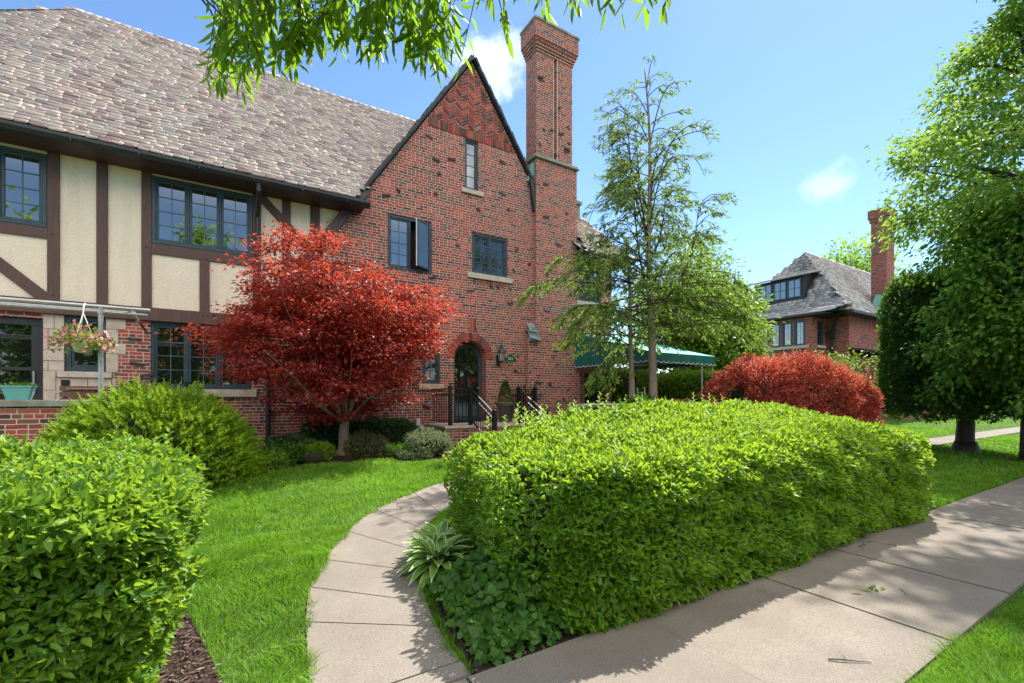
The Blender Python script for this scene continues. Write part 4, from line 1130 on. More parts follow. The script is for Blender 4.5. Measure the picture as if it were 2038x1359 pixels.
# bay on the near side: front return and long window side
wall_holes(mb, 26.3, 28, .2, 5.8, 12.2, [(26.95, 27.65, 4.3, 5.65)], .1)
holes = [(12.5, 13.05), (13.15, 13.7), (13.8, 14.35), (14.45, 15.0), (15.1, 15.65)]
zs = [.2, 4.3, 5.65, 5.8]
edges = [12.2] + [e for h in holes for e in h] + [16.5]
for i in range(len(edges) - 1):
    isw = i % 2 == 1
    for j in range(3):
        if isw and j == 1: continue
        mb.quad((26.3, edges[i + 1], zs[j]), (26.3, edges[i], zs[j]), (26.3, edges[i], zs[j + 1]), (26.3, edges[i + 1], zs[j + 1]))
mb.quad((28, 16.5, .2), (26.3, 16.5, .2), (26.3, 16.5, 5.8), (28, 16.5, 5.8))
mb.build("wall", M['brick_far'], nb)
for a, b in holes:
    m = MB(); xx = 26.33
    m.box(xx - .04, xx + .05, a, a + .09, 4.3, 5.65); m.box(xx - .04, xx + .05, b - .09, b, 4.3, 5.65); m.box(xx - .04, xx + .05, a + .09, b - .09, 4.3, 4.39); m.box(xx - .04, xx + .05, a + .09, b - .09, 5.56, 5.65)
    f = m.build("window", M['blueframe'], nb)
    m = MB(); m.quad((xx + .03, b - .09, 4.39), (xx + .03, a + .09, 4.39), (xx + .03, a + .09, 5.56), (xx + .03, b - .09, 5.56)); m.build("pane", M['glass'], f)
    m = MB(); m.box(xx, xx + .029, (a + b) / 2 - .012, (a + b) / 2 + .012, 4.39, 5.56)
    for z in (4.78, 5.17): m.box(xx + .002, xx + .028, a + .09, b - .09, z - .01, z + .01)
    m.build("lattice", M['white'], f)
window(26.95, 27.65, 4.3, 5.65, 12.25, 1, 2, 3, (26.9, 27.72, 12.1, 12.3, 4.16, 4.295), 'glass', parent=nb)
mb = MB(); mb.box(26.2, 26.4, 12.3, 15.9, 4.14, 4.295); mb.build("sill", M['stone'], nb)
mb = MB(); mb.tube([(27.92, 11.6, 5.9), (27.93, 11.75, 5.5), (27.9, 11.9, 5.0), (27.9, 11.9, .5)], .07, 8); mb.box(27.72, 27.98, 11.78, 12.03, 4.7, 5.1); mb.build("downspout", M['darktrim'], nb)
NE, NW = 27.0, 10.6
mb = MB(); mb.box(NE - .95, 28, NW + .7, 18.3, 5.82, 5.86); mb.box(NE, 47, NW, WD, 5.86, 5.9); mb.box(NE - .05, 47, NW - .08, NW, 5.84, 5.97); mb.box(NE - 1.0, NE - .93, NW + .8, 18.3, 5.82, 5.94)
mb.box(NE - .05, NE + .02, NW, NW + 1.0, 5.84, 5.96)
mb.build("eave", M['darktrim'], nb)
PX, PY, PZ = 30.2, 14.36, 10.45
L_ = math.sqrt((PY - NW) ** 2 + (PZ - 5.97) ** 2)
sv = (0, (PY - NW) / L_, (PZ - 5.97) / L_)
nroof = slates("roof", (0, NW, 5.97), (1, 0, 0), sv, [(NE, 0), (46.5, 0), (43, L_), (PX, L_)], nb, M['slate_far'], .34, .21, None, 5)
L2 = math.sqrt((PX - NE) ** 2 + (PZ - 5.97) ** 2)
sv2 = ((PX - NE) / L2, 0, (PZ - 5.97) / L2)
def no_dormer(P): return ~((P[:, 1] > 13.1) & (P[:, 1] < 16.2) & (P[:, 2] > 7.0) & (P[:, 2] < 8.75))
slates("side_slates", (NE, 0, 5.97), (0, -1, 0), sv2, [(-18.1, 0), (-NW, 0), (-PY, L2)], nroof, M['slate_far'], .34, .21, no_dormer, 6)
slates("bay_slates", (NE - 1.0, 0, 5.93), (0, -1, 0), (.93, 0, .37), [(-17.5, 0), (-NW - .75, 0), (-NW - .1, 1.1), (-17.5, 1.1)], nroof, M['slate_far'], .34, .21, None, 8)
mb = MB(); mb.add([(NE, NW, 5.96), (46.5, NW, 5.96), (43, PY, PZ), (PX, PY, PZ), (NE, 18.1, 5.96), (46.5, 18.1, 5.96)], [(0, 1, 2, 3), (4, 0, 3), (3, 2, 5, 4), (1, 5, 2)])
mb.add([(NE - 1, NW + .75, 5.92), (NE, NW, 6.0), (NE + .3, 17.5, 6.35), (NE - 1, 17.5, 5.92)], [(3, 2, 1, 0)])
mb.build("roof_boards", M['slate_bed'], nroof)
mb = MB()                                             # shed dormer
mb.prism_y([(27.75, 7.0), (29.4, 7.0), (29.4, 8.75), (27.75, 8.45)], 13.2, 16.1)
dm = mb.build("dormer", M['darktrim'], nb)
mb = MB(); mb.prism_y([(27.45, 8.40), (30.0, 9.05), (30.0, 9.16), (27.45, 8.50)], 12.9, 16.4); mb.build("dormer_roof", M['slate_far'], dm)
for a in (13.45, 14.25, 15.1):
    m = MB(); m.quad((27.735, a + .62, 7.3), (27.735, a, 7.3), (27.735, a, 8.25), (27.735, a + .62, 8.25)); p = m.build("dormer_window", M['glass'], dm)
    m = MB(); m.box(27.70, 27.733, a + .295, a + .325, 7.3, 8.25); m.box(27.70, 27.733, a - .05, a, 7.25, 8.3); m.box(27.70, 27.733, a + .62, a + .67, 7.25, 8.3); m.box(27.705, 27.732, a, a + .62, 7.76, 7.79); m.build("sash_bars", M['muntin'], p)
mb = MB(); mb.box(31.7, 32.75, 10.75, 11.5, .2, 11.6); mb.box(31.64, 32.81, 10.69, 11.56, 11.6, 11.8); mb.box(31.58, 32.87, 10.63, 11.62, 11.8, 12.3); mb.build("chimney", M['brick_far'], nb)
mb = MB(); mb.prism_y([(31.0, 6.3), (31.69, 6.3), (31.69, 7.4)], 10.7, 11.3); mb.build("chimney_flashing", M['copper'], nb)
mb = MB(); mb.box(28.2, 40, 9.2, WD - .01, .2, 3.55); mb.build("porch_wall", M['brick_far'], nb)
mb = MB(); mb.add([(27.9, 8.9, 3.5), (40.2, 8.9, 3.5), (40.2, WD - .01, 4.05), (27.9, WD - .01, 4.05), (27.9, 8.9, 3.62), (40.2, 8.9, 3.62), (40.2, WD - .01, 4.17), (27.9, WD - .01, 4.17)], [(3, 2, 1, 0), (4, 5, 6, 7), (0, 1, 5, 4), (1, 2, 6, 5), (2, 3, 7, 6), (3, 0, 4, 7)])
mb.build("porch_roof", M['slate_bed'], nb)

# ------------------------------------------------------------------ vegetation
def supers(n, k, weights):
    """random points on a rounded box; weights for faces -x +x -y +y +z"""
    w = np.array(weights, float); w /= w.sum()
    f = rng.choice(5, n, p=w)
    q = rng.uniform(-1, 1, (n, 3))
    for i, (ax, s) in enumerate(((0, -1), (0, 1), (1, -1), (1, 1), (2, 1))): q[f == i, ax] = s
    r = (np.abs(q) ** k).sum(1, keepdims=True) ** (1 / k)
    return q / r
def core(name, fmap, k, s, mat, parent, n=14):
    """dark solid core of a clipped plant, standing in for twigs and inner shade"""
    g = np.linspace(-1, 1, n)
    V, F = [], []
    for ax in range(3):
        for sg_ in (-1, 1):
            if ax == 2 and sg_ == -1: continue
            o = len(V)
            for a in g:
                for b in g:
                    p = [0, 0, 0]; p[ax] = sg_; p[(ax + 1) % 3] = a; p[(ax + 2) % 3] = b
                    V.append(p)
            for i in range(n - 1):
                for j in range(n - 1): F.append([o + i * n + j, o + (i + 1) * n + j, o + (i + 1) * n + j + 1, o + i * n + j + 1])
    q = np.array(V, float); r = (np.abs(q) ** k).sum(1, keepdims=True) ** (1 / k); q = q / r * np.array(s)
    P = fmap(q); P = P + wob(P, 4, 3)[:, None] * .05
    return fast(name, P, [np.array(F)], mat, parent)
def clipped(name, label, cat, fmap, k, n, L, W, mat, weights, loc, cs=(.93, .84, .9), depth=.05, bump=.05, parts='foliage', spread=.8, up=.3, group=None, cmat=None, jit=.0, droop=.25, bf=3.):
    t = thing(name, label, cat, loc, group)
    q = supers(n, k, weights)
    nq = np.sign(q) * np.abs(q) ** (k - 1)
    e = .02
    P = fmap(q); T = fmap(q + nq * e) - P
    out = unit(T)
    d = -rng.exponential(depth, n) + wob(P, bf, 11) * bump + wob(P, bf * 3.1, 5) * bump * .5 + wob(P, 21, 6) * .042 + jit * rng.random(n)
    P = P + out * d[:, None]
    leaf_obj(parts, leafmix(P, out, L, W, up, spread, droop), mat, t)
    core("branches", fmap, k, cs, cmat or M['core'], t)  # dark shell coloured as inner branches plus the shade between leaves
    return t

# big privet hedge along the sidewalk
def hmap(q):
    x = 4.62 + q[:, 0] * 3.1
    f = (q[:, 1] + 1) / 2
    x = x + np.where(q[:, 0] < 0, (f - .1) * .33 * np.clip(-q[:, 0], 0, 1), 0)
    cr = np.clip((-q[:, 0] - .72) / .28, 0, 1); y0 = 2.06 + .28 * cr * cr; y1 = 4.15 - np.clip(x - 5.5, 0, 3) * .12
    y = y0 + (y1 - y0) * f
    s = np.clip((x - 1.6) / 3.2, 0, 1); s = s * s * (3 - 2 * s)
    top = 1.06 + f * (.07 + .30 * s) - .06 * np.clip((x - 6.4) / 1.3, 0, 1)
    z0 = gzv(y)
    z = z0 - .02 + (top - z0 + .02) * (q[:, 2] + 1) / 2
    return np.stack([x, y, z], 1)
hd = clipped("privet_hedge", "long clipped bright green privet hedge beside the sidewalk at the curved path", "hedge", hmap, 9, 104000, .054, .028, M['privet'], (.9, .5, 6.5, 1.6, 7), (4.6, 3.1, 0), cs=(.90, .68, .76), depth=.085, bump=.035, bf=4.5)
mb = MB()
for i in range(46):                                     # stems show through at the thin end
    x = 1.95 + 1.5 * random.random(); y = 2.35 + 1.5 * random.random()
    p = [Vector((x, y, gz(y)))]
    for k in range(4): p.append(p[-1] + Vector((random.uniform(-.07, .07), random.uniform(-.07, .07), .22)))
    mb.tube(p, [.012, .010, .008, .006, .004], 5)
mb.build("stems", M['twig'], hd)
def shoots(n, fpos, hmin, hmax, lead, L, W, mat, parent, name="foliage"):
    """upright new shoots with paired leaves"""
    Vs = []
    for i in range(n):
        b = np.array(fpos(), float); h = random.uniform(hmin, hmax)
        d = unit(np.array([random.gauss(0, .25), random.gauss(0, .25), 1.0]))
        for k in (0, 1): Vs.append(leafV((b - d * .06)[None], d[None], unit(np.array([[1., k, 0.]])) if k == 0 else np.array([[0., 1, 0]]), h + .06, .006, 0, 0))
        m = lead + int(h / .03)
        tt = np.linspace(.15, 1, m); ang = np.arange(m) * 1.9 + random.random() * 6
        P = b + d * (tt[:, None] * h)
        A = np.stack([np.cos(ang), np.sin(ang), np.full(m, .9)], 1)
        N = np.stack([-np.cos(ang) * .6, -np.sin(ang) * .6, np.ones(m)], 1) + rnd(m) * .2
        Vs.append(leafV(P, A, N, L * (1.1 - .5 * tt), W * (1.1 - .4 * tt), .3, .15))
    leaf_obj(name, np.concatenate(Vs), mat, parent)
def hp():
    while True:
        x = 2.15 + 4.4 * random.random() ** 1.3; f = random.uniform(.1, .98)
        q = np.array([[(x - 4.62) / 3.1, f * 2 - 1, .96]]); p = hmap(q)[0]
        return p
shoots(150, hp, .06, .17, 4, .06, .026, M['privet'], hd)
def hp2(): p = hp(); p[0] = random.uniform(2.2, 4.0); p[1] = random.uniform(3.4, 4.1); p[2] = hmap(np.array([[(p[0] - 4.62) / 3.1, (p[1] - 2.12) / 1.02 - 1, .96]]))[0][2]; return p
shoots(26, hp2, .12, .26, 5, .065, .028, M['privet'], hd, "leaves")

# second hedge of the same kind, left of the path
def lmap(q):
    f = (q[:, 1] + 1) / 2
    x = -1.62 + q[:, 0] * 1.5 - np.where(q[:, 0] > 0, f * .10, 0)
    y = 2.38 + f * 1.62
    z0 = gzv(y); lo = (q[:, 2] + 1) / 2
    x = x - np.where(q[:, 0] > .2, np.clip(1 - lo, 0, 1) ** 1.5 * .20 * np.clip(q[:, 0], 0, 1), 0)
    z = z0 + .04 + (1.10 + .10 * f - z0 - .04) * lo
    return np.stack([x, y, z], 1)
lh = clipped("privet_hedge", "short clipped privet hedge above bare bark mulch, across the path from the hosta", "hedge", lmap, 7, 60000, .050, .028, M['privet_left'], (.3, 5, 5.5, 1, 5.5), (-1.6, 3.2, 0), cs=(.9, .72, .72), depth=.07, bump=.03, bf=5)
shoots(60, lambda: lmap(np.array([[random.uniform(-.4, .9), random.uniform(-.9, .95), .95]]))[0], .05, .15, 4, .06, .028, M['privet_left'], lh)
shoots(5, lambda: lmap(np.array([[random.uniform(-.1, .2), .9, .95]]))[0], .2, .32, 4, .06, .028, M['privet_left'], lh, "leaves")
mb = MB()
for i in range(40):
    x = -.5 - 1.4 * random.random(); y = 2.6 + 1.3 * random.random()
    p = [Vector((x, y, gz(y)))]
    for k in range(4): p.append(p[-1] + Vector((random.uniform(-.07, .07), random.uniform(-.07, .07), .22)))
    mb.tube(p, [.012, .010, .008, .006, .004], 5)
mb.build("stems", M['twig'], lh)

# spreading yew with feathery shoots
def sprays(n, centre, radii, zmin, L, nl, mat, parent, name, k=2., lw=.016, ll=.034, tilt=.35):
    v = unit(rnd(n)); v[:, 2] = np.abs(v[:, 2])
    P0 = centre + v * radii * (1 - .16 * rng.random((n, 1))) * (1 + .10 * wob(v * 3, 1.6, 4)[:, None])
    P0 = P0[P0[:, 2] > zmin]; n = len(P0)
    P0 = centre + (P0 - centre) * (1 + .05 * wob(P0, 13, 3)[:, None])
    o = unit((P0 - centre) / (radii ** 2))
    D = unit(o + np.array([0, 0, tilt]) + rnd(n) * .28)
    Ls = L * (.5 + rng.random(n))
    t = np.linspace(.05, 1, nl)[None, :, None]
    P = P0[:, None] + D[:, None] * (t * Ls[:, None, None])
    sd = unit(np.cross(D, unit(rnd(n))))
    sgn = np.where(np.arange(nl) % 2 == 0, 1., -1.)[None, :, None]
    b3 = np.cross(D, sd)
    A = D[:, None] * .75 + sd[:, None] * sgn * .7 + b3[:, None] * rng.normal(size=(n, nl, 1)) * .35
    N = b3[:, None] + np.array([0, 0, .8]) + rng.normal(size=(n, nl, 3)) * .3
    sz = (1.15 - .6 * t[..., 0]) * np.ones((n, 1))
    leaf_obj(name, leafV(P.reshape(-1, 3), A.reshape(-1, 3), N.reshape(-1, 3), (ll * sz).ravel(), (lw * sz).ravel(), .2, .15), mat, parent)
yw = thing("yew_shrub", "wide feathery bright green yew shrub in front of the low terrace wall", "shrub", (-.93, 8.25, .3))
cen = np.array([-.87, 7.88, .28]); rad = np.array([1.22, .86, 1.36])
sprays(3600, cen, rad, .3, .13, 13, M['yew'], yw, "foliage", lw=.026, ll=.042, tilt=.25)
sprays(1400, cen, rad * .86, .3, .2, 14, M['yew'], yw, "inner_foliage", lw=.021, ll=.036)
def ymap(q): return cen + q * rad * np.array([.82, .82, .80])
core("branches", lambda q: np.where(ymap(q) * 0 + (q[:, 2:3] < 0), ymap(q * np.array([1, 1, .0])), ymap(q)), 2, (.98, .98, .98), M['core'], yw)  # same dark core, inner twigs and shade in one colour

# ---- trees
def limb(mb, pts, r0, r1, n=7, seg=5, wig=.03):
    p = catmull([tuple(q) for q in pts], seg)
    p = [Vector(q) + Vector((random.gauss(0, wig), random.gauss(0, wig), random.gauss(0, wig * .5))) * (0 if i in (0,) else 1) for i, q in enumerate(p)]
    mb.tube(p, [r0 + (r1 - r0) * i / (len(p) - 1) for i in range(len(p))], n)
    return p
def clumpleaves(C, n_per, rxy, rz, L, W, centre, up=0., droop=.3, spread=.9, outw=.7, jl=.35):
    """leaf clumps at C, each a flattened cloud of leaves growing away from the trunk axis"""
    m = len(C); idx = np.repeat(np.arange(m), n_per); n = len(idx)
    off = rnd(n) * np.array([rxy, rxy, rz])
    s = (.7 + .6 * rng.random(m))[idx][:, None]
    P = C[idx] + off * s
    o = unit(P - centre); o[:, 2] *= .5
    A = unit(o * outw + unit(off) * .5 + np.array([0, 0, up]) + rnd(n) * spread * .45)
    N = unit(np.array([0, 0, 1.]) + o * .4 + rnd(n) * .5)
    return leafV(P, A, N, L * (1 + jl * (rng.random(n) - .5) * 2), W * (1 + jl * (rng.random(n) - .5) * 2), .25, droop)

# red japanese maple in front of the gable
mp = thing("japanese_maple", "round headed red japanese maple with a pale forked trunk in front of the gable", "tree", (1.88, 9.3, .37))
tb = Vector((1.88, 9.3, .34)); fork = Vector((1.90, 9.28, 1.02))
mb = MB(); limb(mb, [tb, tb + Vector((.01, 0, .25)), fork], .115, .088, 10, 4, .004)
mb.tube([tb - Vector((0, 0, .06)), tb + Vector((0, 0, .02)), tb + Vector((0, 0, .12))], [.19, .145, .116], 10)
mc = np.array([1.76, 9.35, 2.74]); mr = np.array([1.88, 1.7, 1.70])
v = unit(rnd(640))
rr = rng.random(640) ** .36
C = mc + v * mr * rr[:, None] * (1 + .14 * wob(v * 2.4, 1.5, 9)[:, None])
C = C[(C[:, 2] > 1.12 + .30 * np.hypot(C[:, 0] - 1.9, C[:, 1] - 9.3) * 0 + .35 * wob(C, 1.6, 2) + .10 * np.abs(C[:, 0] - 1.9) ** 2)]
C = C[~((C[:, 0] < .9) & (C[:, 2] < 2.35 - 1.0 * (C[:, 0] + .3)))]
# flat topped lobes: the leader rises left of centre, the right side ends lower
C = C[~((C[:, 2] > 3.75) & (np.hypot(C[:, 0] - 1.25, C[:, 1] - 9.1) > .62 + .5 * (4.45 - C[:, 2])))]
top = np.array([[1.15, 9.1, 4.15], [1.2, 9.0, 4.32], [1.05, 9.2, 4.0], [1.3, 9.1, 4.0], [.9, 9.1, 3.85], [1.5, 9.0, 3.8], [2.4, 9.0, 3.85], [2.2, 9.1, 3.95], [2.7, 9.0, 3.75], [-.35, 8.9, 2.55], [-.25, 8.8, 2.45], [-.1, 8.9, 2.62]])
C = np.concatenate([C, top])
for i in range(26):
    tgt = C[random.randrange(len(C))]
    t3 = Vector(tgt); mid = fork.lerp(t3, .45) + Vector((0, 0, -.12 * (t3 - fork).length * .3))
    limb(mb, [fork + Vector((0, 0, -.05)), mid, t3], .026, .006, 6, 4, .015)
for dx, dz in ((-.85, .55), (-.3, .75), (.25, .85), (.7, .7), (.42, .9), (-.1, 1.1)):
    limb(mb, [fork + Vector((0, 0, -.04)), fork + Vector((dx * .45, -.1, dz * .45)), fork + Vector((dx * 1.3, -.12, dz * 1.3))], .036, .016, 7, 4, .01)
mb.build("trunk", M['bark_tan'], mp, smooth=True)
lv = clumpleaves(C, 80, .20, .05, .064, .028, mc + np.array([0, 0, -.6]), -.12, .45, 1., .7)
# palmate leaves: two side lobes on part of the leaves
b = lv[rng.random(len(lv)) < .6]
mid = b[:, 3] - b[:, 0]; sdv = b[:, 1] - b[:, 5]
ex1 = leafV(b[:, 0], mid + sdv * 1.6, np.cross(sdv, mid), np.linalg.norm(mid, axis=1) * .8, np.linalg.norm(sdv, axis=1) * .8, .2, .3)
ex2 = leafV(b[:, 0], mid - sdv * 1.6, np.cross(sdv, mid), np.linalg.norm(mid, axis=1) * .8, np.linalg.norm(sdv, axis=1) * .8, .2, .3)
leaf_obj("crown", np.concatenate([lv, ex1, ex2]), M['maple'], mp)

# sparse double trunked cypress with drooping sprays
cy = thing("cypress_tree", "sparse tall cypress with two trunks and drooping sprays in front of the green awning", "tree", (7.5, 6.8, .25))
mb = MB()
T1 = [Vector((7.72, 6.75, .2)), Vector((7.78, 6.75, 1.4)), Vector((7.66, 6.7, 3.0)), Vector((7.60, 6.72, 4.6)), Vector((7.62, 6.7, 6.2)), Vector((7.60, 6.72, 7.5)), Vector((7.45, 6.7, 8.45))]
T2 = [Vector((7.38, 6.95, .2)), Vector((7.34, 6.95, 1.5)), Vector((7.30, 6.95, 2.6)), Vector((7.22, 6.9, 3.8)), Vector((7.18, 6.95, 4.9))]
def stem(mb, pts, r0, r1, n):
    p = catmull([tuple(q) for q in pts], 6)
    mb.tube(p, [r0 + (r1 - r0) * (i / (len(p) - 1)) ** .8 for i in range(len(p))], n)
    return [np.array(q) for q in p]
s1 = stem(mb, T1, .118, .010, 12); s2 = stem(mb, T2, .088, .018, 10)
mb.build("trunk", M['bark_tan'], cy, smooth=True)
mb = MB(); LV = []
def at_z(s, z):
    for i in range(len(s) - 1):
        if s[i + 1][2] >= z: return s[i]
    return s[-1]
def spray_branch(p, az, ln, rise, dens, L, drop):
    d = np.array([math.cos(az), math.sin(az), 0])
    pts = [p, p + d * ln * .4 + np.array([0, 0, rise * ln * .5]), p + d * ln * .8 + np.array([0, 0, rise * ln * .55]), p + d * ln + np.array([0, 0, rise * ln * .35 - drop * ln * .3])]
    q = catmull([tuple(a) for a in pts], 5)
    mb.tube(q, [.012 * ln ** .5 * (1 - .85 * i / (len(q) - 1)) + .002 for i in range(len(q))], 5, False)
    q = np.array(q)
    m = int(dens * ln * .68)
    for k in range(m):
        t = .25 + .75 * random.random(); b = q[int(t * (len(q) - 1))]
        a2 = az + random.choice((-1, 1)) * random.uniform(.3, 1.1)
        tl = random.uniform(.22, .5) * (1.15 - .5 * t)
        dd = unit(np.array([math.cos(a2), math.sin(a2), random.uniform(-.2, .45) - drop * .8]))
        e = b + dd * tl + np.array([0, 0, -drop * .12])
        mb.tube([tuple(b), tuple((b + e) / 2 + np.array([0, 0, .02])), tuple(e)], [.005, .003, .0015], 3, False)
        nl = int(tl / .028)
        tt = rng.random(nl); P = b + (e - b) * tt[:, None] + rnd(nl) * .015
        A = dd + rnd(nl) * .5 + np.array([0, 0, -drop * .9])
        LV.append(leafV(P, A, np.array([0, 0, 1.]) + rnd(nl) * .6, L * (.7 + .6 * rng.random(nl)), L * .27 * (.7 + .6 * rng.random(nl)), .2, .3))
for i in range(92):
    z = 2.9 + 5.4 * random.random() ** 1.05
    f = (z - 2.9) / 5.4
    ln = (1.85 * max(0, 1 - f) ** .75 + .25) * random.choice((.3, .5, .75, 1.0, 1.25)) * random.uniform(.8, 1.15)
    spray_branch(at_z(s1, z), random.random() * 6.28, ln, random.uniform(.3, 1.5) if f > .3 else random.uniform(-.05, .4), 11 - 3 * f, .105, .15 if f > .5 else .55)
for i in range(38):
    z = 2.6 + 2.4 * (i / 37); f = (z - 2.6) / 2.4
    spray_branch(at_z(s2, z), i * 2.4 + 1, (1.8 * (1 - f * .55)) * random.uniform(.6, 1.05), random.uniform(.0, .35), 15, .10, .5)
for (az, z0, ln, h) in ((3.0, 5.0, .55, 2.6), (.2, 4.4, .75, 2.2), (3.5, 3.6, .9, 2.4), (-.8, 3.4, .95, 2.2), (1.6, 5.6, .35, 1.9)):   # rising limbs that fork off the leader
    p0 = at_z(s1, z0); d = np.array([math.cos(az), math.sin(az), 0])
    q = catmull([tuple(p0), tuple(p0 + d * ln * .6 + np.array([0, 0, h * .3])), tuple(p0 + d * ln * .9 + np.array([0, 0, h * .65])), tuple(p0 + d * ln + np.array([0, 0, h]))], 5)
    mb.tube(q, [.028 * (1 - .85 * i / (len(q) - 1)) for i in range(len(q))], 6, False)
    for i in range(4, len(q)):
        for _ in range(2): spray_branch(np.array(q[i]), az + random.uniform(-1.6, 1.6), random.uniform(.35, .95) * (1.1 - .5 * i / len(q)), random.uniform(.2, .9), 12, .10, .3)
for k, (az, z, ln) in enumerate(((2.6, 3.85, 2.3), (2.75, 3.3, 2.0), (2.5, 2.9, 1.9), (3.3, 3.0, 1.7), (-.55, 3.2, 2.2), (-.3, 3.1, 2.5), (-.7, 3.6, 2.3), (-.1, 3.4, 2.2), (-.9, 3.3, 1.9), (3.0, 4.3, 1.9), (-.4, 4.3, 2.3), (-.6, 4.0, 2.0), (-.2, 3.0, 2.3), (-.8, 3.5, 1.8))):
    spray_branch(at_z(s1 if k % 3 else s2, z), az, ln, .12, 24, .11, .6)
# hanging sprays low beside the trunks
for k in range(7):
    spray_branch(np.array([7.2, 6.9, 2.0 + .08 * k]), 2.5 + .16 * k, random.uniform(.5, .95), -.25, 20, .11, .9)
mb.build("branches", M['twig'], cy)
leaf_obj("crown", np.concatenate(LV), M['cypress'], cy)

def ivy_patch(name, label, P, out, L, stems=None, flat=.0):
    n = len(P)
    A = unit(rnd(n) * .7 + np.array([0, -.2, -.5]) + out * .2); N = unit(out + rnd(n) * .35)
    lv = leafV(P, A, N, L * (.6 + .8 * rng.random(n)), L * .95 * (.6 + .8 * rng.random(n)), .15, .2)
    return tag(leaf_obj(name, lv, M['ivy']), label, "ivy")
n = 1700
a = rng.random(n) * 6.28; z = rng.random(n) ** 1.2 * 1.25
r_ = (.30 - .13 * z) * (1 + .35 * np.sin(a * 3 + z * 5)) + .1 * rng.random(n)
P = np.stack([7.56 + r_ * np.cos(a) * 1.5, 6.8 + r_ * np.sin(a), .28 + z], 1)
ivy_patch("ivy", "dark ivy climbing the foot of the two cypress trunks", P, np.stack([np.cos(a), np.sin(a), .3 + 0 * a], 1), .075)
n = 3400                                              # ivy at the corner of hedge and path
P = np.stack([rng.uniform(1.16, 1.95, n), rng.uniform(2.22, 3.2, n), np.zeros(n)], 1)
P = P[P[:, 0] > 1.18 + .10 * np.clip(P[:, 1] - 2.6, 0, 1) + .05 * rng.random(len(P))]
edge = np.clip((P[:, 0] - 1.14) / .42, 0, 1) * np.clip((P[:, 1] - 2.16) / .30, 0, 1) * np.clip((3.3 - P[:, 1]) / .4, 0, 1)
P[:, 2] = gzv(P[:, 1]) + .02 + edge ** .8 * (.30 + .16 * wob(P, 4, 8)) * (.3 + .7 * rng.random(len(P)) ** .5)
ivy_patch("ivy", "low mat of dark green ivy under the hedge end beside the path", P, unit(np.array([-.45, -.45, .8]) + 0 * P), .058)
n = 500
P = np.stack([rng.uniform(1.2, 2.6, n), rng.uniform(2.19, 2.40, n), np.zeros(n)], 1); P[:, 2] = .02 + .10 * rng.random(n)
ivy_patch("ivy", "strip of creeping ivy leaves along the sidewalk at the hedge foot", P, unit(np.array([0, -.6, .7]) + 0 * P), .05)

# variegated hosta
ht = NT("hosta_leaf")
at_ = ht.new("ShaderNodeAttribute"); at_.attribute_name = "rim"
c = ht.mix(at_.outputs["Fac"], ht.ramp(ht.new("ShaderNodeNewGeometry").outputs["Random Per Island"], [(0, (.10, .26, .03)), (1, (.20, .38, .05))]), (.80, .82, .55))
ht.set(ht.b, Base_Color=c, Roughness=.4)
tr = ht.new("ShaderNodeBsdfTranslucent"); ht.link(c, tr.inputs["Color"]); ms = ht.new("ShaderNodeMixShader"); ms.inputs[0].default_value = .3
ht.link(ht.b.outputs[0], ms.inputs[1]); ht.link(tr.outputs[0], ms.inputs[2]); ht.link(ms.outputs[0], ht.out.inputs["Surface"])
V, F, RIM = [], [], []
def hosta_leaf(b, az, ln, w, el, droop):
    d = np.array([math.cos(az), math.sin(az), 0]); s = np.array([-math.sin(az), math.cos(az), 0]); up = np.array([0, 0, 1.])
    o = len(V); NS = 7
    prof = [.10, .62, .95, 1.0, .82, .45, .02]
    for i in range(NS):
        t = i / (NS - 1); cpos = b + d * ln * (math.sin(el) * 0 + t * math.cos(el * (1 - t * .6))) + up * ln * (math.sin(el) * t - droop * t * t)
        for j, (q, rim, lift) in enumerate(((-1, 1, .25), (-.72, 0, .14), (0, 0, 0), (.72, 0, .14), (1, 1, .25))):
            V.append(cpos + s * q * w * .5 * prof[i] + up * lift * w * .5 * prof[i]); RIM.append(1. if rim or i == NS - 1 else 0.)
    for i in range(NS - 1):
        for j in range(4): k = o + i * 5 + j; F.append([k, k + 5, k + 6, k + 1])
for cxy, cnt, sc_ in (((1.44, 3.46), 60, .84), ((1.74, 3.44), 54, .8), ((1.58, 3.74), 40, .8)):
    for k in range(cnt):
        f = (k + .5) / cnt; az = k * 2.4; el = R(78 - 62 * f)
        hosta_leaf(np.array([cxy[0] + .05 * math.cos(az), cxy[1] + .05 * math.sin(az), gz(cxy[1]) + .05 + .10 * (1 - f)]), az + random.uniform(-.2, .2), sc_ * random.uniform(.34, .44) * (.7 + .4 * f), sc_ * random.uniform(.075, .105), el, .35 + .35 * f)
hl = tag(fast("hosta", np.array(V), [np.array(F)], ht.mat, None, True), "variegated hosta with white edged leaves spilling over the path edge", "plant")
at = hl.data.attributes.new("rim", 'FLOAT', 'POINT'); at.data.foreach_set("value", np.array(RIM, np.float32))

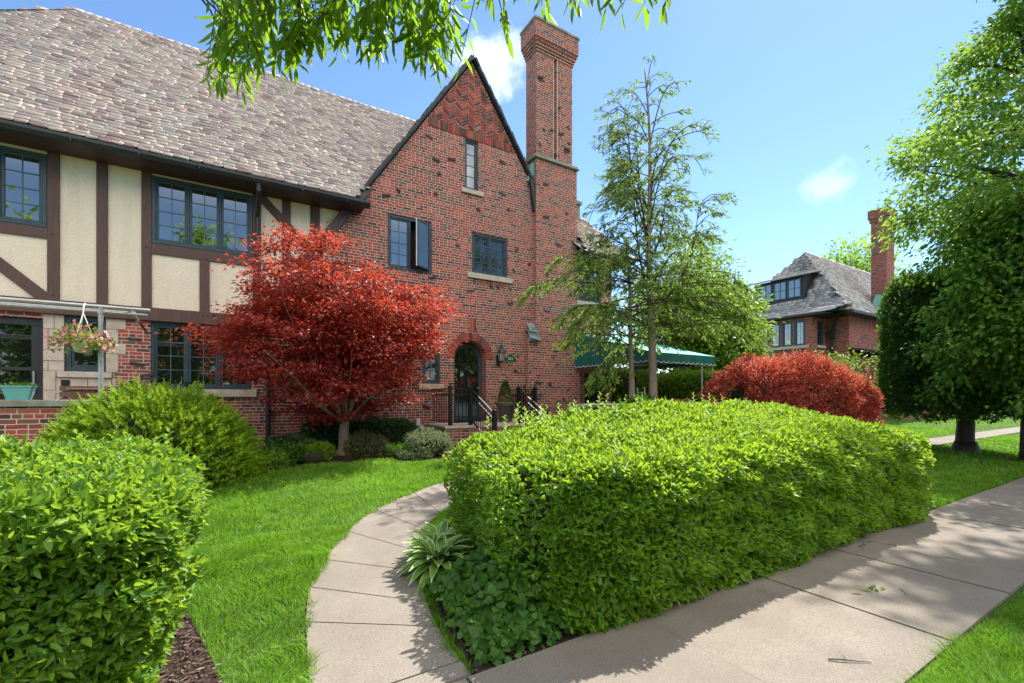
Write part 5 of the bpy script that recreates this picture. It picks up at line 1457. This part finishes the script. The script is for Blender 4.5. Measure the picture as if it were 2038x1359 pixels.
# clipped red barberry hedge
def bmap(q):
    f = (q[:, 0] + 1) / 2
    px_ = 8.3 + 2.95 * f; py_ = 5.3 - .8 * f
    y = py_ + q[:, 1] * .85; x = px_ + q[:, 1] * .25
    top = 2.28 - .1 * np.abs(q[:, 0]) ** 2 - .55 * f ** 2.2 - .12 * (1 - f) ** 3
    z0 = gzv(y); z = z0 + (top - z0) * (q[:, 2] + 1) / 2
    return np.stack([x, y, z], 1)
br = clipped("barberry_hedge", "bushy red barberry hedge behind the long green hedge", "hedge", bmap, 4, 46000, .058, .026, M['barberry'], (3, 2, 5, .7, 5), (10.5, 4.5, .1), cs=(.82, .70, .76), depth=.10, bump=.13, up=.6, jit=.13, bf=6)
shoots(120, lambda: bmap(np.array([[random.uniform(-.85, .85), random.uniform(-.9, .5), .97]]))[0], .10, .26, 4, .055, .026, M['barberry'], br)

# hornbeam clipped like a wall, with a short dark trunk
hc = np.array([16.3, 3.85, 0]);
def nmap(q):
    f = (q[:, 2] + 1) / 2
    r_ = 1.5 * (.93 + .07 * np.sin(np.clip(f * 1.1, 0, 1) * PI)) * (1 - np.clip(f - .75, 0, 1) ** 2 * 1.5)
    return np.stack([hc[0] + q[:, 0] * r_, hc[1] + q[:, 1] * r_, .80 + f * 4.0 - .10 * np.cos(q[:, 0] * 1.5)], 1)
hn = clipped("hornbeam_tree", "dark densely clipped hornbeam with a short trunk beyond the hedge end", "tree", nmap, 6, 42000, .09, .045, M['hornbeam'], (6, 2, 6, 2, 1.5), (16.3, 3.85, .08), cs=(.86, .86, .9), depth=.07, bump=.09, parts="crown", jit=.10, bf=5)
mb = MB(); limb(mb, [(16.28, 3.85, .0), (16.3, 3.85, .6), (16.3, 3.85, 1.6), (16.3, 3.85, 3)], .21, .14, 12, 4, .01)
mb.tube([(16.28, 3.85, -.05), (16.28, 3.85, .1), (16.29, 3.85, .35)], [.36, .30, .22], 12)
for k in range(12): limb(mb, [(16.3, 3.85, .9 + .06 * k), (16.3 + .8 * math.cos(k * 2.4), 3.85 + .8 * math.sin(k * 2.4), 1.25 + .05 * k), (16.3 + 1.6 * math.cos(k * 2.4), 3.85 + 1.6 * math.sin(k * 2.4), 1.75 + .05 * k)], .05, .012, 6, 3, .03)
mb.build("trunk", M['bark_dark'], hn, smooth=True)

# big linden whose boughs reach in from the right
li = thing("linden_tree", "tall spreading linden with drooping pale green leaves in front of the hornbeam", "tree", (15.7, 2.55, .02))
lb = Vector((15.7, 2.55, 0))
mb = MB(); trunk = limb(mb, [lb, lb + Vector((0, 0, 2)), lb + Vector((-.1, .05, 5)), lb + Vector((-.1, 0, 8)), lb + Vector((0, 0, 11.5))], .26, .04, 12, 5, .01)
n = 600
z = rng.uniform(1.5, 12.2, n)
rmax = np.interp(z, [1.5, 2.6, 4, 6, 8, 10, 11.5, 12.4], [1.9, 2.9, 3.5, 3.7, 2.9, 1.7, 1.1, .3])
a = rng.random(n) * 6.28; r_ = rmax * rng.random(n) ** .45 * (1 + .12 * np.sin(a * 3 + z * 1.7))
C = np.stack([lb.x + r_ * np.cos(a), lb.y + r_ * np.sin(a), z - .25 * r_ / rmax], 1)
ex = np.array([[12.25, 3.2, 5.6], [12.0, 3.0, 5.2], [12.3, 3.1, 5.0], [11.95, 3.1, 5.9], [12.15, 3.3, 6.6], [12.5, 2.9, 4.2], [12.7, 3.0, 3.7]])
fr_ = np.stack([rng.uniform(12.9, 15.8, 420), rng.uniform(1.6, 3.2, 420), rng.uniform(1.7, 5.8, 420)], 1)
C = np.concatenate([C[~((C[:, 0] < 13.0) & (C[:, 2] < 5.0))], ex, fr_[fr_[:, 2] > 1.6 + .28 * (15.8 - fr_[:, 0])]])
lx_ = (.85 * C[:, 0] - .527 * C[:, 1]) / (.527 * C[:, 0] + .85 * C[:, 1]); lz_ = (C[:, 2] - 1.5) / (.527 * C[:, 0] + .85 * C[:, 1])
C = C[lx_ > np.interp(lz_, [-.05, .1, .25, .34, .41, .48, .56, .63, .74, .81, .88], [.95, .90, .865, .86, .83, .835, .85, .93, .98, 1.07, 1.12])]
for i in range(70):
    t3 = Vector(C[random.randrange(len(C))]); z0 = max(1.9, t3.z - random.uniform(.2, 1.6))
    b = lb + Vector((-.05, 0, z0)); limb(mb, [b, b.lerp(t3, .5) + Vector((0, 0, .22)), t3], .055, .010, 6, 4, .03)
mb.build("trunk", M['bark_dark'], li, smooth=True)
lv = clumpleaves(C, 105, .21, .15, .11, .072, np.array([lb.x, lb.y, 5.5]), -.35, .3, .9, .6)
leaf_obj("crown", lv, M['linden'], li)

# ash bough hanging in at the top; its trunk stands on the verge behind the camera's right shoulder
ash = thing("ash_tree", "leafy ash bough hanging down from above in front of the slate roof", "tree", (4.6, -1.1, 0))
mb = MB()
limb(mb, [(4.6, -1.1, -.05), (4.55, -1.1, 1.5), (4.5, -1.0, 3.2), (4.5, -1.1, 6)], .24, .15, 12, 5, .01)
bough = limb(mb, [(4.5, -1.0, 3.4), (3.6, -.2, 4.2), (2.4, .9, 4.35), (1.2, 1.75, 4.15), (.35, 2.5, 3.95), (-.35, 3.05, 3.62)], .085, .012, 8, 7, .01)
mb.build("trunk", M['bark'], ash, smooth=True)
LVa = []; mb = MB()
fringe = [(-.42, 3.08, 3.30), (-.28, 3.02, 3.20), (-.10, 2.9, 3.12), (.05, 2.8, 3.16), (.22, 2.7, 3.20), (.40, 2.58, 3.28), (.55, 2.48, 3.26), (.72, 2.36, 3.22), (.86, 2.28, 3.18), (1.0, 2.2, 3.26), (1.15, 2.1, 3.36), (1.32, 1.98, 3.46), (1.5, 1.88, 3.50), (1.66, 1.78, 3.46), (1.8, 1.7, 3.46), (1.95, 1.6, 3.50)]
fr = np.array(fringe)
for i in range(420):
    s = random.random()
    s = min(.999, s ** 1.15)
    k = s * (len(fr) - 1); j = int(k); p = fr[j] + (fr[j + 1] - fr[j]) * (k - j)
    dense = (1 if .1 < s < .62 else .5) if s < .62 else .26
    if random.random() > dense: continue
    off = random.uniform(-.34, .34)
    p = p + np.array([.53 * off, .85 * off, 0]) * 1.0
    if (.85 * p[0] - .527 * p[1]) / (.527 * p[0] + .85 * p[1]) < -.70 + .12 * random.random(): continue
    zb = p[2] + .05 + abs(random.gauss(0, .16)) + abs(off) * .35
    zt = zb + random.uniform(.22, .42)
    x0 = np.array([p[0] + random.uniform(-.05, .1), p[1] + random.uniform(-.1, .05), zt]); x1 = np.array([p[0] + random.uniform(-.1, .04), p[1] + random.uniform(-.06, .06), zb + .05])
    tr_ = min(bough, key=lambda q: (q.x - x0[0]) ** 2 + (q.y - x0[1]) ** 2)
    mb.tube([tuple(tr_), tuple(np.array(tr_) * .4 + x0 * .6 + np.array([0, 0, .06])), tuple(x0), tuple(x1)], [.008, .005, .003, .0015], 4, False)
    m = random.randint(7, 11)
    tt = np.linspace(.1, 1, m); P = x0 + (x1 - x0) * tt[:, None]
    sd = np.where(np.arange(m) % 2 == 0, 1., -1.)[:, None]
    az = random.random() * 6.28; h = np.array([math.cos(az), math.sin(az), 0])
    A = h * sd * .75 + np.array([0, 0, -.85]) + rnd(m) * .22; A[-1] = np.array([0, 0, -1]) + rnd(1)[0] * .2
    N = np.cross(A, np.cross(h, np.array([0, 0, 1]))) + rnd(m) * .5
    LVa.append(leafV(P, A, N, rng.uniform(.085, .125, m), rng.uniform(.026, .036, m), .25, .2))
mb.build("twigs", M['twig'], ash)
leaf_obj("leaves", np.concatenate(LVa), M['street'], ash)

def simple_tree(name, label, base, h, r, z0, nC, n_per, L, W, mat, seed, group=None, bark='bark_dark', rz=None):
    t = thing(name, label, "tree", base, group)
    b = Vector(base); mb = MB()
    limb(mb, [b, b + Vector((.05, 0, h * .3)), b + Vector((-.05, .05, h * .6)), b + Vector((0, 0, h * .9))], .03 * h, .006 * h, 9, 4, .01)
    v = unit(rnd(nC)); c0 = np.array([base[0], base[1], base[2] + (z0 + h) / 2]); rad_ = np.array([r, r, (h - z0) / 2])
    C = c0 + v * rad_ * (rng.random((nC, 1)) ** .42) * (1 + .2 * wob(v * 2.5, 1.6, seed)[:, None])
    for i in range(16):
        t3 = Vector(C[random.randrange(nC)]); q = b + Vector((0, 0, max(z0 * .8, (t3.z - b.z) * .6)))
        limb(mb, [q, q.lerp(t3, .5) + Vector((0, 0, .1 * h * .2)), t3], .010 * h, .002 * h, 5, 3, .02)
    mb.build("trunk", M[bark], t)
    leaf_obj("crown", clumpleaves(C, n_per, r * .15, r * .10, L, W, c0 - np.array([0, 0, r * .4]), .0, .3), mat, t)
    return t
simple_tree("maple_tree", "round bright lime green tree behind the green awning", (15.0, 10.9, .4), 6.4, 2.3, 1.2, 420, 60, .14, .085, M['limegreen'], 3)
simple_tree("maple_tree", "small bright green tree between the cypress and the neighbour's windows", (16.9, 10.5, .4), 5.3, 1.15, .9, 130, 60, .14, .085, M['limegreen'], 8)
simple_tree("oak_tree", "dark tree top showing behind the neighbour's roof ridge", (47, 19.5, .4), 14.6, 4.2, 5, 260, 40, .32, .2, M['linden'], 6)
simple_tree("shrub_tree", "yellow green shrub squeezed between the red hedge and the hornbeam", (15.6, 6.6, .25), 2.6, 1.1, .1, 130, 55, .09, .05, M['limegreen'], 12)

# hedge behind the terrace
def tmap(q):
    x = 12.9 + q[:, 0] * .55; y = 9.3 + q[:, 1] * 3.0
    return np.stack([x, y, .4 + (2.28 - .4) * (q[:, 2] + 1) / 2], 1)
clipped("terrace_hedge", "clipped green hedge closing the terrace under the green awning", "hedge", tmap, 5, 20000, .075, .04, M['privet'], (5, .3, 1, .5, 3), (12.9, 9.3, .4), cs=(.8, .96, .92), depth=.05)

def tmap2(q):
    x = 12.05 + q[:, 0] * 1.3; y = 11.7 + q[:, 1] * .6
    return np.stack([x, y, .4 + (2.5 - .4) * (q[:, 2] + 1) / 2], 1)
clipped("terrace_hedge", "clipped green hedge running on from the house corner behind the awning posts", "hedge", tmap2, 5, 9000, .075, .04, M['privet'], (2, .3, 5, .5, 3), (12.05, 11.7, .4), cs=(.96, .8, .92), depth=.05)

# planting along the house
def bush(name, label, c, rx, ry, h, n, L, W, mat, up=.5, cat="shrub", group=None, k=2.3):
    g0 = gz(c[1])
    def m(q): return np.stack([c[0] + q[:, 0] * rx, c[1] + q[:, 1] * ry, g0 + h * (.45 + .55 * q[:, 2])], 1)
    return clipped(name, label, cat, m, k, n, L, W, mat, (2, 2, 3, 1, 3), (c[0], c[1], g0), cs=(.78, .78, .8), depth=.06, bump=.07, up=up, group=group, jit=.05, bf=5)
bush("boxwood", "dark evergreen shrub at the brick wall between the maple trunk and the downspout", (1.9, 10.35, 0), .62, .45, .62, 5200, .05, .03, M['darkleaf'])
bush("boxwood", "dark evergreen shrub at the brick wall between the maple trunk and the outlet box", (2.95, 10.2, 0), .72, .5, .60, 6200, .05, .03, M['darkleaf'])
bush("silver_shrub", "pale silvery leaved shrub at the corner of the entry stoop", (3.35, 8.55, 0), .48, .38, .46, 2600, .055, .022, M['silver'], 1.)
bush("bronze_shrub", "bronze green spiky shrub at the foot of the maple trunk", (2.28, 8.75, 0), .40, .3, .36, 1800, .06, .02, M['brownleaf'], 1.)
bush("spirea", "low fine leaved green shrub between the bronze and the silver shrubs", (2.72, 8.6, 0), .34, .26, .26, 1300, .05, .018, M['ivy'], .8)
bush("spirea", "small yellow green tuft between the maple trunk and the yew", (1.28, 8.75, 0), .26, .22, .28, 1200, .06, .014, M['yew'], 1.)
bush("pachysandra", "low dark leafy plant beside the yew shrub", (.78, 8.75, 0), .38, .3, .28, 1700, .07, .035, M['ivy'], .4)
bush("pachysandra", "low leafy green plant at the lawn corner beside the yew", (.52, 8.35, 0), .30, .22, .20, 1200, .06, .03, M['privet_left'], .4)
bush("pachysandra", "dark blue green plant below the maple's lowest boughs", (.95, 9.25, 0), .36, .3, .36, 1500, .07, .03, M['darkleaf'], .7)
bush("lavender", "grey green lavender clump beside the silver shrub", (2.98, 8.25, 0), .30, .18, .15, 900, .05, .014, M['silver'], 1.)

vt = thing("plane_tree", "tall street plane on the verge whose high crown shades the far sidewalk", "tree", (12.6, -.75, 0))
mb = MB(); b = Vector((12.6, -.75, -.05))
limb(mb, [b, b + Vector((.05, 0, 3)), b + Vector((.3, .3, 6)), b + Vector((1, 1.2, 9))], .27, .14, 12, 4, .01)
n = 420
v = unit(rnd(n)); C = np.array([16.3, 4.7, 13.8]) + v * np.array([2.3, 2.7, 1.4]) * rng.random((n, 1)) ** .42
C = C[C[:, 2] > 3.7 + .872 * (.527 * C[:, 0] + .85 * C[:, 1])]
for i in range(24):
    t3 = Vector(C[random.randrange(len(C))]); limb(mb, [b + Vector((.6, .7, 7)), (b + Vector((.9, 1.1, 8))).lerp(t3, .5) + Vector((0, 0, .4)), t3], .09, .02, 6, 4, .04)
mb.build("trunk", M['bark'], vt, smooth=True)
leaf_obj("crown", clumpleaves(C, 46, .36, .25, .17, .12, np.array([13, 3, 11]), -.1, .3), M['linden'], vt)
for k, (x, y, h, r) in enumerate(((58, 2, 9, 5), (66, 10, 10, 5.5), (74, -4, 9, 5), (52, -9, 8, 4))):
    simple_tree("far_tree", "distant leafy tree filling the gap under the hornbeam", (x, y, .3), h, r, .2, 200, 26, .6, .4, M['linden'], 40 + k, "distant trees down the street")
# trees across the street (seen in the window panes)
for k, (x, y, h, r) in enumerate(((-9.6, -13, 12.5, 3.4), (-1.6, -14, 12.6, 2.6), (7, -13.5, 8, 3.0), (19, -14, 9, 3.4), (-5, -19, 9, 3.6), (28, -16, 10, 4))):
    simple_tree("street_tree", "leafy street tree on the far side of the road", (x, y, 0), h, r, 1.2, 170, 22, .42, .26, M['linden'], 20 + k, "trees across the road")

# ------------------------------------------------------------------ lawn grass
def grass(name, boxes, hmin, hmax, w, excl, label=None):
    Ps = []
    for (x0, x1, y0, y1, n) in boxes:
        Ps.append(np.stack([rng.uniform(x0, x1, n), rng.uniform(y0, y1, n)], 1))
    P = np.concatenate(Ps)
    for e in excl: P = P[~inpoly(P[:, 0], P[:, 1], e)]
    P = P[~((P[:, 1] > SW0 - .03) & (P[:, 1] < SW1 + .02))]
    # keep what the camera or a viewer beside it could see
    X = .85 * P[:, 0] - .527 * P[:, 1]; Y = .527 * P[:, 0] + .85 * P[:, 1]
    P = P[(Y > 1.2) & (np.abs(X) < Y * 1.35 + .6)]
    n = len(P)
    z = np.where(P[:, 1] < 2.3, 0, np.minimum(.4, .053 * (P[:, 1] - 2.3)))
    P3 = np.stack([P[:, 0], P[:, 1], z], 1)
    dist = np.hypot(P[:, 0], P[:, 1])
    pt_ = .5 + .5 * wob(P3, 2.2, 31)
    h = rng.uniform(hmin, hmax, n) * (.75 + .5 * pt_) * (1 + .35 * wob(P3, 11, 9))
    ww = w * (.7 + .6 * rng.random(n)) * np.clip(dist / 4.5, .8, 2.6)
    a = rng.random(n) * 6.28; S = np.stack([np.cos(a), np.sin(a), 0 * a], 1)
    lean = rnd(n) * .34 + .22 * np.stack([wob(P3, 1.7, 1), wob(P3, 1.7, 2), 0 * a], 1) + .38 * np.stack([wob(P3, 14, 3), wob(P3, 14, 4), 0 * a], 1); lean[:, 2] = 0
    mid = P3 + lean * h[:, None] * .45 + np.stack([0 * a, 0 * a, h * .55], 1)
    tip = P3 + lean * h[:, None] * 1.5 + np.stack([0 * a, 0 * a, h * (1 - .25 * rng.random(n))], 1)
    V = np.stack([P3 - S * ww[:, None] / 2, P3 + S * ww[:, None] / 2, mid + S * ww[:, None] * .4, mid - S * ww[:, None] * .4, tip], 1)
    i = (np.arange(n) * 5)[:, None]
    o = fast(name, V.reshape(-1, 3), [i + np.array([0, 1, 2, 3]), i + np.array([3, 2, 4])], M['grass'])
    return tag(o, kind='stuff')
grass("grass", [(-.3, 3.4, 2.2, 5.0, 62000), (-1.5, 4.5, 4.2, 8.6, 62000), (2.0, 9, 4.2, 8, 9000), (1.5, 6.5, -.3, .93, 60000), (6.5, 12, -.3, .93, 14000), (7.4, 12.5, 2.17, 7, 42000), (12.5, 24, 2.17, 9, 42000), (24, 40, 1, 10, 12000)], .045, .085, .0062, [PATH_IN, BED_H, BED_L, BED_W, [(13.9, 4.52), (33, 4.52), (33, 5.58), (13.9, 5.58)], [(8.6, 7.4), (13.4, 7.4), (13.4, 11), (8.6, 11)]])
# creeping tufts at the walk edges, fallen bits
mb = MB(); mb.tube([(2.87, 1.24, .024), (2.91, 1.20, .03), (2.96, 1.16, .026), (3.04, 1.10, .022)], [.006, .005, .004, .002], 5); mb.tube([(2.93, 1.18, .03), (2.96, 1.21, .034)], [.003, .001], 4)
tag(mb.build("fallen_twig", M['bark_dark']), "short dark twig lying on the sunlit sidewalk", "twig")
n = 7
P = np.stack([4.15 + .22 * (rng.random(n) - .5), 1.50 + .10 * (rng.random(n) - .5), np.full(n, .034)], 1)
tag(leaf_obj("fallen_leaf_spray", leafV(P, rnd(n) * np.array([1, .5, .08]), np.array([0, 0, 1.]) + rnd(n) * .2, .09, .03, .2, .1), M['limegreen']), "small spray of green leaves lying on the sidewalk slab", "leaves")
